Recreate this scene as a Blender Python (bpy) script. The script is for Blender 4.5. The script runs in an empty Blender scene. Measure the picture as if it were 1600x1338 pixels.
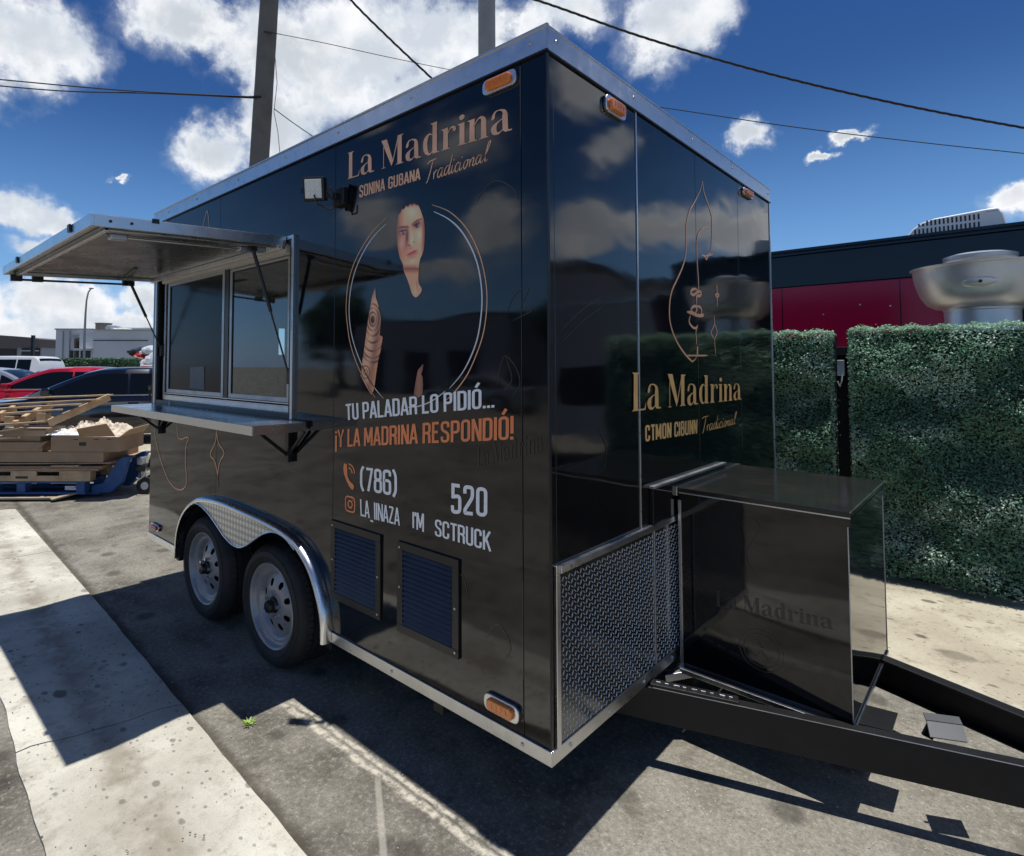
import bpy, bmesh, math, random
import numpy as np
from mathutils import Vector, Matrix

random.seed(7)
RNG = np.random.default_rng(7)
PI = math.pi
SC = bpy.context.scene
COL = SC.collection

# ------------------------------------------------------------------ camera
CAM = Vector((-1.552, -1.0205, 1.5125))
CR = Vector((0.70527213, -0.7089347, 0.00167974))
CU = Vector((-0.03185722, -0.02932547, 0.99906213))
CF = Vector((0.70822055, 0.70466418, 0.04326712))
cd = bpy.data.cameras.new('camera')
cd.sensor_width = 36.0
cd.sensor_fit = 'HORIZONTAL'
cd.lens = 909.63 / 1600 * 36
cd.shift_x = (800 - 671.0) / 1600
cd.shift_y = (532.1 - 669.0) / 1600
cd.clip_start = 0.05
cd.clip_end = 2000
cam = bpy.data.objects.new('camera', cd)
M = Matrix((CR, CU, -CF)).transposed().to_4x4()
M.translation = CAM
cam.matrix_world = M
COL.objects.link(cam)
SC.camera = cam

# ------------------------------------------------------------------ world, sun, exposure
SUN_DIR = Vector((-0.0135, 0.008, -1.0)).normalized()      # direction the light travels
SUN_STRENGTH = 4.6
SKY_STRENGTH = 0.10
SC.view_settings.view_transform = 'Standard'
SC.view_settings.look = 'None'
SC.view_settings.gamma = 1
SC.view_settings.use_curve_mapping = False
SC.view_settings.exposure = 0.12

sl = bpy.data.lights.new('sun', 'SUN')
sl.energy = SUN_STRENGTH
sl.angle = math.radians(0.5)
sl.color = (1.0, 0.965, 0.90)
so = bpy.data.objects.new('sun', sl)
so.rotation_euler = SUN_DIR.to_track_quat('-Z', 'Y').to_euler()
so.location = (0, 0, 30)
COL.objects.link(so)

world = bpy.data.worlds.new('World')
SC.world = world
world.use_nodes = True


class NT:
    """small helper around a node tree"""
    def __init__(s, tree):
        s.t = tree
        s.n = tree.nodes
        s.l = tree.links

    def node(s, kind, **kw):
        nd = s.n.new(kind)
        for k, v in kw.items():
            setattr(nd, k, v)
        return nd

    def put(s, sock, v):
        if v is None:
            return
        if isinstance(v, bpy.types.NodeSocket):
            s.l.new(v, sock)
        else:
            sock.default_value = v

    def math(s, op, a, b=None, c=None, clamp=False):
        nd = s.node('ShaderNodeMath', operation=op, use_clamp=clamp)
        s.put(nd.inputs[0], a)
        s.put(nd.inputs[1], b)
        s.put(nd.inputs[2], c)
        return nd.outputs[0]

    def vmath(s, op, a, b=None, out=0):
        nd = s.node('ShaderNodeVectorMath', operation=op)
        s.put(nd.inputs[0], a)
        s.put(nd.inputs[1], b)
        return nd.outputs[out]

    def noise(s, vec, scale, detail=4, rough=0.5, dist=0.0):
        nd = s.node('ShaderNodeTexNoise')
        s.put(nd.inputs['Vector'], vec)
        nd.inputs['Scale'].default_value = scale
        nd.inputs['Detail'].default_value = detail
        nd.inputs['Roughness'].default_value = rough
        nd.inputs['Distortion'].default_value = dist
        return nd.outputs['Fac']

    def ramp(s, fac, lo, hi, a=0.0, b=1.0, smooth=True):
        nd = s.node('ShaderNodeMapRange')
        nd.interpolation_type = 'SMOOTHSTEP' if smooth else 'LINEAR'
        s.put(nd.inputs['Value'], fac)
        nd.inputs['From Min'].default_value = lo
        nd.inputs['From Max'].default_value = hi
        nd.inputs['To Min'].default_value = a
        nd.inputs['To Max'].default_value = b
        return nd.outputs[0]

    def mix(s, fac, a, b, mode='MIX'):
        nd = s.node('ShaderNodeMix', data_type='RGBA', blend_type=mode)
        s.put(nd.inputs[0], fac)
        for i, v in ((6, a), (7, b)):
            if not isinstance(v, bpy.types.NodeSocket) and len(v) == 3:
                v = (*v, 1)
            s.put(nd.inputs[i], v)
        return nd.outputs[2]


def build_world():
    t = NT(world.node_tree)
    t.n.clear()
    sky = t.node('ShaderNodeTexSky')
    sky.sky_type = 'NISHITA'
    sky.sun_disc = False
    sky.sun_elevation = math.radians(88.5)
    sky.sun_rotation = math.radians(60)
    sky.air_density = 1.0
    sky.dust_density = 0.25
    sky.ozone_density = 2.5
    tc = t.node('ShaderNodeTexCoord')
    d = t.vmath('NORMALIZE', tc.outputs['Generated'])
    hs = t.node('ShaderNodeHueSaturation')
    hs.inputs['Saturation'].default_value = 1.18
    hs.inputs['Value'].default_value = 1.0
    t.l.new(sky.outputs[0], hs.inputs['Color'])
    # cumulus: ellipses of sky (direction, half width, half height in radians), broken up by noise
    blobs = [
        (0.167, 0.8918, 0.4204, 0.080, 0.0673), (0.1305, 0.8994, 0.4172, 0.0423, 0.0736),
        (0.3322, 0.8061, 0.4898, 0.0905, 0.0500), (0.4306, 0.7665, 0.4764, 0.1063, 0.0857),
        (0.5424, 0.6946, 0.4726, 0.158, 0.1179), (0.6269, 0.5987, 0.4986, 0.1379, 0.078),
        (0.3881, 0.8604, 0.3304, 0.0671, 0.055), (0.4646, 0.8038, 0.3715, 0.067, 0.0802),
        (0.6181, 0.6603, 0.4265, 0.1167, 0.0608), (0.8135, 0.3159, 0.4882, 0.0775, 0.0560),
        (0.735, 0.4316, 0.5229, 0.06, 0.0419), (0.7205, 0.4885, 0.4923, 0.045, 0.0481),
        (0.9081, 0.2559, 0.3316, 0.0300, 0.0220), (0.939, 0.1404, 0.3139, 0.0240, 0.0075),
        (0.9393, 0.1809, 0.2915, 0.014, 0.0060), (0.9798, -0.0076, 0.1999, 0.032, 0.0184),
        (0.1865, 0.9613, 0.2026, 0.070, 0.0230), (0.2115, 0.964, 0.1612, 0.060, 0.0190),
        (0.1571, 0.9647, 0.2113, 0.0472, 0.0300), (0.2812, 0.9223, 0.2653, 0.011, 0.005),
        (0.215, 0.9722, 0.0929, 0.085, 0.0380), (0.3187, 0.9427, 0.0989, 0.0372, 0.0344),
        (0.1943, 0.9799, 0.046, 0.1247, 0.0274), (0.325, 0.9444, 0.05, 0.0561, 0.0296),
        (0.2631, 0.9627, 0.0625, 0.1421, 0.0238), (0.1081, 0.9897, 0.0942, 0.083, 0.0513),
        # the cumulus of the rest of the sky (seen mirrored in the paint)
        (0.787, -0.442, 0.431, 0.075, 0.062), (0.837, -0.427, 0.341, 0.05, 0.03), (0.901, -0.375, 0.217, 0.12, 0.032),
        (0.849, -0.485, 0.211, 0.062, 0.047), (0.942, -0.275, 0.200, 0.065, 0.030),
        (-0.697, 0.622, 0.356, 0.085, 0.045), (-0.759, 0.606, 0.237, 0.055, 0.075), (-0.715, 0.682, 0.154, 0.08, 0.024),
        (-0.624, 0.744, 0.237, 0.060, 0.030), (-0.55, 0.75, 0.45, 0.12, 0.05), (-0.90, 0.35, 0.24, 0.12, 0.05),
        (-0.55, -0.70, 0.45, 0.2, 0.10), (0.2, -0.9, 0.4, 0.15, 0.08), (0.3, -0.3, 0.9, 0.25, 0.2),
        (0.42, -0.62, 0.66, 0.20, 0.13), (-0.66, 0.30, 0.69, 0.22, 0.16),
    ]
    # warp the direction a little so that outlines billow
    nz = t.node('ShaderNodeTexNoise')
    t.l.new(d, nz.inputs['Vector'])
    nz.inputs['Scale'].default_value = 9.0
    nz.inputs['Detail'].default_value = 3
    off = t.vmath('SUBTRACT', nz.outputs['Color'], (0.5, 0.5, 0.5))
    sc = t.node('ShaderNodeVectorMath', operation='SCALE')
    t.l.new(off, sc.inputs[0])
    sc.inputs['Scale'].default_value = 0.055
    dw = t.vmath('ADD', d, sc.outputs[0])
    nz2 = t.node('ShaderNodeTexNoise')
    t.l.new(d, nz2.inputs['Vector'])
    nz2.inputs['Scale'].default_value = 42.0
    nz2.inputs['Detail'].default_value = 5
    nz2.inputs['Roughness'].default_value = 0.6
    off2 = t.vmath('SUBTRACT', nz2.outputs['Color'], (0.5, 0.5, 0.5))
    sc2 = t.node('ShaderNodeVectorMath', operation='SCALE')
    t.l.new(off2, sc2.inputs[0])
    sc2.inputs['Scale'].default_value = 0.040
    dw = t.vmath('ADD', dw, sc2.outputs[0])
    acc = None
    for (x, y, z, ra, rb) in blobs:
        c = Vector((x, y, z)).normalized()
        a = Vector((c.y, -c.x, 0)).normalized()
        b = a.cross(c)
        # three dots: across, up, and along (to reject the opposite direction)
        mx = t.vmath('SUBTRACT', dw, tuple(c))
        u = t.vmath('DOT_PRODUCT', mx, tuple(a / ra), out=1)
        v = t.vmath('DOT_PRODUCT', mx, tuple(b / rb), out=1)
        w = t.vmath('DOT_PRODUCT', mx, tuple(c / 0.35), out=1)
        cb = t.node('ShaderNodeCombineXYZ')
        t.l.new(u, cb.inputs[0]); t.l.new(v, cb.inputs[1]); t.l.new(w, cb.inputs[2])
        ln = t.vmath('LENGTH', cb.outputs[0], out=1)
        val = t.math('SUBTRACT', 1.0, ln)
        acc = val if acc is None else t.math('SMOOTH_MAX', acc, val, 0.25)
    n1 = t.noise(d, 7.0, 10, 0.60)
    n2 = t.noise(d, 26.0, 8, 0.62)
    nn = t.math('ADD', t.math('MULTIPLY', t.math('SUBTRACT', n1, 0.5), 1.5), t.math('MULTIPLY', t.math('SUBTRACT', n2, 0.5), 0.85))
    dens = t.math('ADD', acc, nn)
    n4 = t.noise(d, 75.0, 6, 0.65)
    dens = t.math('ADD', dens, t.math('MULTIPLY', t.math('SUBTRACT', n4, 0.5), 0.35))
    mask = t.ramp(dens, -0.03, 0.48)
    core = t.ramp(dens, 0.25, 0.85)
    # grey undersides: density sampled a little towards the zenith
    up = t.vmath('ADD', d, (0, 0, 0.035))
    n3 = t.noise(up, 7.0, 6, 0.6)
    rel = t.math('SUBTRACT', n1, n3)
    relief = t.ramp(rel, -0.10, 0.12)
    big = t.noise(d, 4.0, 5, 0.55)
    shade = t.math('MULTIPLY', core, t.ramp(big, 0.36, 0.62))
    bright = t.mix(relief, (0.60, 0.66, 0.74), (0.93, 0.94, 0.96))
    cloud = t.mix(shade, bright, (0.56, 0.60, 0.65))
    skys = t.node('ShaderNodeVectorMath', operation='SCALE')
    t.l.new(hs.outputs[0], skys.inputs[0])
    skys.inputs['Scale'].default_value = SKY_STRENGTH
    gm = t.node('ShaderNodeGamma')
    t.l.new(skys.outputs[0], gm.inputs[0])
    gm.inputs[1].default_value = 1.5
    # whitish veil near the horizon
    sep = t.node('ShaderNodeSeparateXYZ')
    t.l.new(d, sep.inputs[0])
    veil = t.ramp(sep.outputs['Z'], 0.0, 0.42, 0.60, 0.0)
    base = t.mix(veil, gm.outputs[0], (0.25, 0.51, 0.95))
    haze_m = t.math('MULTIPLY', t.ramp(t.math('ADD', acc, t.math('MULTIPLY', t.math('SUBTRACT', n1, 0.5), 2.6)), -0.30, 0.35), 0.28)
    base = t.mix(haze_m, base, (0.70, 0.76, 0.84))
    col = t.mix(mask, base, cloud)
    bg = t.node('ShaderNodeBackground')
    t.l.new(col, bg.inputs[0])
    bg.inputs[1].default_value = 1.0
    out = t.node('ShaderNodeOutputWorld')
    t.l.new(bg.outputs[0], out.inputs[0])


build_world()

# ------------------------------------------------------------------ materials
MATS = {}


def newmat(name):
    m = bpy.data.materials.new(name)
    m.use_nodes = True
    t = NT(m.node_tree)
    b = t.n['Principled BSDF']
    MATS[name] = m
    return m, t, b


def pbr(name, color, rough=0.5, metal=0.0, var=0.0, vscale=6.0, bump=0.0, bscale=40.0, coat=0.0, ior=1.5,
        rvar=0.0, dirt=None, dirt_amt=0.0, dscale=3.0, emit=None):
    m, t, b = newmat(name)
    tc = t.node('ShaderNodeTexCoord')
    v = tc.outputs['Object']
    c = (*color, 1)
    if var > 0:
        n = t.noise(v, vscale, 6, 0.6)
        f = t.ramp(n, 0.3, 0.7, 1 - var, 1 + var, smooth=False)
        hv = t.node('ShaderNodeHueSaturation')
        hv.inputs['Color'].default_value = c
        t.l.new(f, hv.inputs['Value'])
        c = hv.outputs[0]
    if dirt is not None:
        n = t.noise(v, dscale, 8, 0.65)
        f = t.ramp(n, 0.45, 0.75, 0, dirt_amt)
        c = t.mix(f, c, dirt)
    t.put(b.inputs['Base Color'], c)
    b.inputs['Metallic'].default_value = metal
    b.inputs['IOR'].default_value = ior
    if rvar > 0:
        n = t.noise(v, vscale * 1.7, 5, 0.6)
        t.l.new(t.ramp(n, 0.3, 0.7, max(0.02, rough - rvar), rough + rvar, smooth=False), b.inputs['Roughness'])
    else:
        b.inputs['Roughness'].default_value = rough
    if coat:
        b.inputs['Coat Weight'].default_value = coat
        b.inputs['Coat Roughness'].default_value = 0.03
    if bump > 0:
        bn = t.node('ShaderNodeBump')
        bn.inputs['Strength'].default_value = bump
        bn.inputs['Distance'].default_value = 0.01
        t.l.new(t.noise(v, bscale, 5, 0.6), bn.inputs['Height'])
        t.l.new(bn.outputs[0], b.inputs['Normal'])
    if emit:
        b.inputs['Emission Color'].default_value = (*emit, 1)
        b.inputs['Emission Strength'].default_value = 1
    return m


def paint_material():
    """glossy black sheet metal, slightly oil-canned so that reflections swim"""
    m, t, b = newmat('black_gloss_paint')
    tc = t.node('ShaderNodeTexCoord')
    v = tc.outputs['Object']
    mp = t.node('ShaderNodeMapping')
    mp.inputs['Scale'].default_value = (1.0, 0.7, 2.4)
    t.l.new(v, mp.inputs[0])
    n = t.noise(mp.outputs[0], 1.7, 2, 0.38)
    n2 = t.noise(v, 16.0, 2, 0.5)
    h = t.math('ADD', n, t.math('MULTIPLY', n2, 0.006))
    bn = t.node('ShaderNodeBump')
    bn.inputs['Strength'].default_value = 1.0
    bn.inputs['Distance'].default_value = 0.0042
    t.l.new(h, bn.inputs['Height'])
    t.l.new(bn.outputs[0], b.inputs['Normal'])
    b.inputs['Base Color'].default_value = (0.0035, 0.004, 0.006, 1)
    b.inputs['IOR'].default_value = 1.60
    dust = t.noise(v, 5.0, 8, 0.7)
    t.l.new(t.ramp(dust, 0.3, 0.75, 0.045, 0.085), b.inputs['Roughness'])
    return m


M_black = paint_material()
M_alu = pbr('brushed_aluminium', (0.66, 0.67, 0.69), 0.30, 1.0, var=0.06, vscale=9, rvar=0.06, bump=0.012, bscale=25)
M_alu_dull = pbr('dull_aluminium', (0.50, 0.51, 0.53), 0.42, 1.0, var=0.10, vscale=6, rvar=0.08, bump=0.02, bscale=30)
M_steel = pbr('stainless_steel', (0.60, 0.61, 0.63), 0.24, 1.0, var=0.05, vscale=4, rvar=0.05, bump=0.03, bscale=2.5)
M_chrome = pbr('polished_fender', (0.72, 0.72, 0.72), 0.27, 1.0, var=0.06, vscale=5, rvar=0.06, bump=0.03, bscale=22)
M_bframe = pbr('black_powder_coat', (0.010, 0.010, 0.011), 0.32, 0.0, var=0.2, vscale=20, bump=0.08, bscale=120)
M_bsatin = pbr('black_frame_paint', (0.008, 0.008, 0.009), 0.45, 0.0, var=0.25, vscale=14, bump=0.10, bscale=90, dirt=(0.06, 0.054, 0.045), dirt_amt=0.14, ior=1.4)
M_rubber = pbr('tyre_rubber', (0.016, 0.016, 0.017), 0.72, 0.0, var=0.25, vscale=12, bump=0.15, bscale=120, dirt=(0.07, 0.065, 0.055), dirt_amt=0.22)
M_rim = pbr('grey_rim_paint', (0.31, 0.31, 0.32), 0.34, 0.30, var=0.08, vscale=10, rvar=0.08, dirt=(0.16, 0.14, 0.12), dirt_amt=0.30, dscale=9)
M_dark = pbr('dark_void', (0.006, 0.006, 0.007), 0.8)
M_white_print = pbr('white_vinyl', (0.90, 0.90, 0.90), 0.32, var=0.04, vscale=8)
M_orange_print = pbr('orange_vinyl', (0.90, 0.27, 0.10), 0.32, var=0.10, vscale=5)
M_copper_print = pbr('copper_vinyl', (0.88, 0.47, 0.27), 0.40, var=0.16, vscale=9, metal=0.15)
M_gold_print = pbr('gold_vinyl', (0.95, 0.56, 0.20), 0.40, var=0.16, vscale=9, metal=0.15)
M_silver_print = pbr('silver_vinyl', (0.75, 0.72, 0.70), 0.3, metal=0.2)
M_amber = pbr('amber_lens', (0.80, 0.20, 0.008), 0.15, var=0.2, vscale=60, coat=0.6)
M_redlens = pbr('red_lens', (0.55, 0.03, 0.02), 0.15, var=0.2, vscale=60, coat=0.6)
M_interior = pbr('interior_panel', (0.74, 0.75, 0.73), 0.4, var=0.05)
M_screen = pbr('insect_screen', (0.010, 0.014, 0.019), 0.16, var=0.1, vscale=3, ior=1.22)
M_paper = pbr('paper', (0.75, 0.75, 0.72), 0.7, var=0.05)
M_louver = pbr('louver_blue_black', (0.026, 0.036, 0.058), 0.28, var=0.2, vscale=10)
M_wood = pbr('pallet_wood', (0.50, 0.36, 0.22), 0.75, var=0.25, vscale=5, bump=0.35, bscale=40, dirt=(0.22, 0.15, 0.09), dirt_amt=0.5)
M_wood2 = pbr('weathered_wood', (0.38, 0.30, 0.21), 0.8, var=0.25, vscale=6, bump=0.4, bscale=40, dirt=(0.16, 0.12, 0.08), dirt_amt=0.5)
M_card = pbr('cardboard', (0.36, 0.245, 0.155), 0.8, var=0.12, vscale=4, bump=0.1, bscale=25, dirt=(0.22, 0.15, 0.09), dirt_amt=0.4)
M_card2 = pbr('pale_cardboard', (0.43, 0.31, 0.20), 0.8, var=0.10, vscale=4, bump=0.1, bscale=25)
M_ink = pbr('printed_ink', (0.05, 0.04, 0.035), 0.7)
M_bluep = pbr('blue_pallet_paint', (0.02, 0.09, 0.27), 0.55, var=0.25, vscale=9, dirt=(0.10, 0.09, 0.08), dirt_amt=0.35)
M_crump = pbr('crumpled_paper', (0.66, 0.58, 0.47), 0.8, var=0.15, vscale=14, bump=0.4, bscale=18)
M_greypole = pbr('weathered_pole', (0.17, 0.155, 0.13), 0.85, var=0.3, vscale=2.0, bump=0.5, bscale=14, dirt=(0.07, 0.065, 0.05), dirt_amt=0.7, dscale=2)
M_concpole = pbr('concrete_pole', (0.30, 0.30, 0.29), 0.8, var=0.12, vscale=3, bump=0.2, bscale=20)
M_wire = pbr('cable_black', (0.012, 0.012, 0.013), 0.5)
M_maroon = pbr('maroon_paint', (0.30, 0.005, 0.042), 0.16, var=0.06, vscale=2, ior=1.42)
M_navy = pbr('black_trailer_paint', (0.004, 0.006, 0.014), 0.10, var=0.1, ior=1.42)
M_whitep = pbr('white_plastic', (0.78, 0.78, 0.76), 0.4, var=0.03)
M_spun = pbr('spun_aluminium', (0.64, 0.66, 0.68), 0.36, 0.62, var=0.12, vscale=3, rvar=0.06, bump=0.01, bscale=5)
M_hedgeback = pbr('hedge_backing', (0.010, 0.024, 0.015), 0.9)
M_carblack = pbr('black_car_paint', (0.006, 0.007, 0.010), 0.10, coat=1.0, ior=1.6)
M_carred = pbr('red_car_paint', (0.42, 0.008, 0.022), 0.2, coat=1.0)
M_carwhite = pbr('white_car_paint', (0.68, 0.69, 0.70), 0.22, coat=1.0)
M_carsilver = pbr('silver_car_paint', (0.42, 0.45, 0.48), 0.25, metal=0.5, coat=1.0)
M_carglass = pbr('tinted_glass', (0.005, 0.007, 0.009), 0.05, ior=1.38)
M_wallwhite = pbr('white_render', (0.56, 0.585, 0.60), 0.75, var=0.06, vscale=0.5, dirt=(0.35, 0.36, 0.35), dirt_amt=0.35, dscale=0.3)
M_wallgrey = pbr('grey_render', (0.36, 0.38, 0.40), 0.75, var=0.07, vscale=0.4, dirt=(0.2, 0.2, 0.2), dirt_amt=0.4, dscale=0.4)
M_brown = pbr('brown_roof', (0.13, 0.11, 0.10), 0.8, var=0.1)
M_doordark = pbr('dark_opening', (0.02, 0.02, 0.022), 0.5)
M_trunk = pbr('tree_bark', (0.09, 0.065, 0.045), 0.9, var=0.2, bump=0.4, bscale=12)
M_plasticwrap = pbr('plastic_wrap', (0.55, 0.58, 0.60), 0.25, var=0.3, vscale=8, bump=0.8, bscale=9)


def led_material():
    return pbr('led_panel', (0.72, 0.72, 0.66), 0.25, var=0.1, vscale=60)


M_led = led_material()


def swirl_material():
    """engine-turned aluminium: overlapping polished spots"""
    m, t, b = newmat('engine_turned_aluminium')
    tc = t.node('ShaderNodeTexCoord')
    v = t.vmath('MULTIPLY', tc.outputs['Object'], (1, 30, 30))
    fr = t.vmath('SUBTRACT', t.vmath('FRACTION', v), (0.5, 0.5, 0.5))
    sp = t.node('ShaderNodeSeparateXYZ')
    t.l.new(fr, sp.inputs[0])
    cb = t.node('ShaderNodeCombineXYZ')
    t.l.new(sp.outputs[1], cb.inputs[0]); t.l.new(sp.outputs[2], cb.inputs[1])
    r = t.vmath('LENGTH', cb.outputs[0], out=1)
    h = t.math('SINE', t.math('MULTIPLY', r, 38.0))
    bn = t.node('ShaderNodeBump')
    bn.inputs['Strength'].default_value = 0.5
    bn.inputs['Distance'].default_value = 0.004
    cone = t.math('SUBTRACT', 1.0, t.math('MULTIPLY', r, 1.6))
    t.l.new(t.math('ADD', cone, t.math('MULTIPLY', h, 0.08)), bn.inputs['Height'])
    t.l.new(bn.outputs[0], b.inputs['Normal'])
    t.l.new(t.mix(t.ramp(r, 0.1, 0.6), (0.80, 0.79, 0.76), (0.42, 0.42, 0.41)), b.inputs['Base Color'])
    b.inputs['Metallic'].default_value = 0.85
    b.inputs['Roughness'].default_value = 0.42
    return m


M_swirl = swirl_material()


def glass_material(name, tint=(0.62, 0.72, 0.69), refl=0.35):
    m, t, b = newmat(name)
    t.n.remove(b)
    out = t.n['Material Output']
    tr = t.node('ShaderNodeBsdfTransparent')
    tr.inputs[0].default_value = (*tint, 1)
    gl = t.node('ShaderNodeBsdfGlossy')
    gl.inputs['Roughness'].default_value = 0.015
    gl.inputs['Color'].default_value = (0.9, 0.95, 1.0, 1)
    lw = t.node('ShaderNodeLayerWeight')
    lw.inputs['Blend'].default_value = 0.5
    f5 = t.math('POWER', lw.outputs['Facing'], 4.0)
    mx = t.node('ShaderNodeMixShader')
    t.l.new(t.math('MULTIPLY_ADD', f5, 0.9, 0.11), mx.inputs[0])
    t.l.new(tr.outputs[0], mx.inputs[1]); t.l.new(gl.outputs[0], mx.inputs[2])
    t.l.new(mx.outputs[0], out.inputs[0])
    return m


M_glass = glass_material('window_glass')


def leaf_material():
    m, t, b = newmat('artificial_leaf')
    at = t.node('ShaderNodeAttribute', attribute_name='Col')
    t.l.new(at.outputs['Color'], b.inputs['Base Color'])
    b.inputs['Roughness'].default_value = 0.45
    b.inputs['IOR'].default_value = 1.45
    tl = t.node('ShaderNodeBsdfTranslucent')
    t.l.new(t.mix(0.35, at.outputs['Color'], (0.25, 0.45, 0.25)), tl.inputs[0])
    mx = t.node('ShaderNodeMixShader')
    mx.inputs[0].default_value = 0.45
    t.l.new(b.outputs[0], mx.inputs[1])
    t.l.new(tl.outputs[0], mx.inputs[2])
    t.l.new(mx.outputs[0], t.n['Material Output'].inputs[0])
    return m


M_leaf = leaf_material()


def print_material():
    m, t, b = newmat('printed_portrait')
    at = t.node('ShaderNodeAttribute', attribute_name='Col')
    t.l.new(at.outputs['Color'], b.inputs['Base Color'])
    b.inputs['Roughness'].default_value = 0.30
    return m


M_print = print_material()


def asphalt_material():
    m, t, b = newmat('worn_asphalt')
    tc = t.node('ShaderNodeTexCoord')
    v = tc.outputs['Object']
    big = t.noise(v, 0.9, 8, 0.62)
    mid = t.noise(v, 5.0, 8, 0.65)
    fine = t.noise(v, 120.0, 4, 0.7)
    c = t.mix(t.ramp(t.math('ADD', t.math('MULTIPLY', big, 0.6), t.math('MULTIPLY', t.noise(v, 2.6, 7, 0.62), 0.4)), 0.38, 0.62), (0.088, 0.080, 0.062), (0.300, 0.278, 0.230))
    c = t.mix(t.ramp(mid, 0.35, 0.7, 0, 0.55), c, (0.300, 0.284, 0.245))
    gr = t.noise(v, 48.0, 5, 0.75)
    c = t.mix(t.ramp(gr, 0.50, 0.72, 0.0, 0.60), c, (0.50, 0.475, 0.425))
    c = t.mix(t.ramp(gr, 0.50, 0.30, 0.0, 0.55), c, (0.075, 0.070, 0.062))
    c = t.mix(t.ramp(fine, 0.35, 0.75, 0.0, 0.45), c, (0.075, 0.07, 0.065))
    # exposed aggregate
    vo = t.node('ShaderNodeTexVoronoi')
    vo.inputs['Scale'].default_value = 80.0
    vo.inputs['Randomness'].default_value = 1.0
    t.l.new(v, vo.inputs['Vector'])
    spk = t.ramp(vo.outputs['Distance'], 0.10, 0.26, 1, 0)
    sel = t.node('ShaderNodeSeparateXYZ')
    t.l.new(vo.outputs['Color'], sel.inputs[0])
    pick = t.ramp(sel.outputs[0], 0.72, 0.80)
    patch = t.ramp(t.noise(v, 2.2, 5, 0.6), 0.44, 0.64)
    c = t.mix(t.math('MULTIPLY', t.math('MULTIPLY', spk, pick), t.math('MULTIPLY_ADD', patch, 0.7, 0.25)), c, (0.62, 0.59, 0.53))
    # oil and dirt blots
    blot = t.ramp(t.noise(v, 3.6, 5, 0.55, 0.4), 0.60, 0.70)
    c = t.mix(t.math('MULTIPLY', blot, 0.55), c, (0.075, 0.066, 0.052))
    vb = t.node('ShaderNodeTexVoronoi')
    vb.inputs['Scale'].default_value = 3.2
    t.l.new(t.vmath('ADD', v, (3.7, 1.3, 0)), vb.inputs['Vector'])
    jit = t.math('ADD', vb.outputs['Distance'], t.math('MULTIPLY', t.math('SUBTRACT', t.noise(v, 14, 4, 0.6), 0.5), 0.12))
    gum = t.ramp(jit, 0.10, 0.24, 0.60, 0)
    c = t.mix(gum, c, (0.035, 0.032, 0.028))
    spg = t.node('ShaderNodeSeparateXYZ')
    t.l.new(v, spg.inputs[0])
    eg = t.math('ADD', t.math('SUBTRACT', spg.outputs[0], t.math('MULTIPLY', spg.outputs[1], 0.052)), 0.52)
    eg = t.math('ADD', eg, t.math('MULTIPLY', t.math('SUBTRACT', t.noise(v, 9.0, 5, 0.65), 0.5), 0.09))
    c = t.mix(t.ramp(t.math('ABSOLUTE', eg), 0.0, 0.055, 0.75, 0.0), c, (0.060, 0.052, 0.040))
    # faded paint line along x = -0.07 (two worn edges) and a scuff
    sp = t.node('ShaderNodeSeparateXYZ')
    t.l.new(v, sp.inputs[0])
    wob = t.math('MULTIPLY', t.math('SUBTRACT', t.noise(v, 5.0, 5, 0.6), 0.5), 0.05)
    lx = t.math('ADD', t.math('ADD', sp.outputs[0], wob), t.math('MULTIPLY', sp.outputs[1], 0.018))
    for cx, w, k in ((-0.055, 0.011, 0.9), (-0.095, 0.016, 1.0)):
        ln = t.ramp(t.math('ABSOLUTE', t.math('SUBTRACT', lx, cx)), w * 0.3, w * 1.5, 1, 0)
        wear = t.ramp(t.noise(v, 22.0, 6, 0.7), 0.34, 0.60)
        yl = t.ramp(sp.outputs[1], 1.25, 1.40, 1, 0)
        f = t.math('MULTIPLY', t.math('MULTIPLY', ln, wear), t.math('MULTIPLY', yl, k * 0.75))
        c = t.mix(f, c, (0.66, 0.61, 0.51))
    # diagonal scuff
    sx = t.math('ADD', t.math('MULTIPLY', sp.outputs[0], 0.80), t.math('MULTIPLY', sp.outputs[1], -0.60))
    ss = t.ramp(t.math('ABSOLUTE', t.math('ADD', sx, 0.498)), 0.006, 0.016, 1, 0)
    yy = t.math('MULTIPLY', t.ramp(sp.outputs[1], 0.64, 0.70, 1, 0), t.ramp(sp.outputs[0], -0.6, -0.5))
    f = t.math('MULTIPLY', t.math('MULTIPLY', ss, yy), 0.4)
    c = t.mix(f, c, (0.52, 0.49, 0.42))
    t.l.new(c, b.inputs['Base Color'])
    b.inputs['Roughness'].default_value = 0.93
    b.inputs['Specular IOR Level'].default_value = 0.25
    bn = t.node('ShaderNodeBump')
    bn.inputs['Strength'].default_value = 0.7
    bn.inputs['Distance'].default_value = 0.006
    h = t.math('ADD', t.math('MULTIPLY', fine, 0.6), t.math('MULTIPLY', spk, 0.6))
    h = t.math('ADD', h, t.math('MULTIPLY', mid, 1.2))
    t.l.new(h, bn.inputs['Height'])
    t.l.new(bn.outputs[0], b.inputs['Normal'])
    return m


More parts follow.
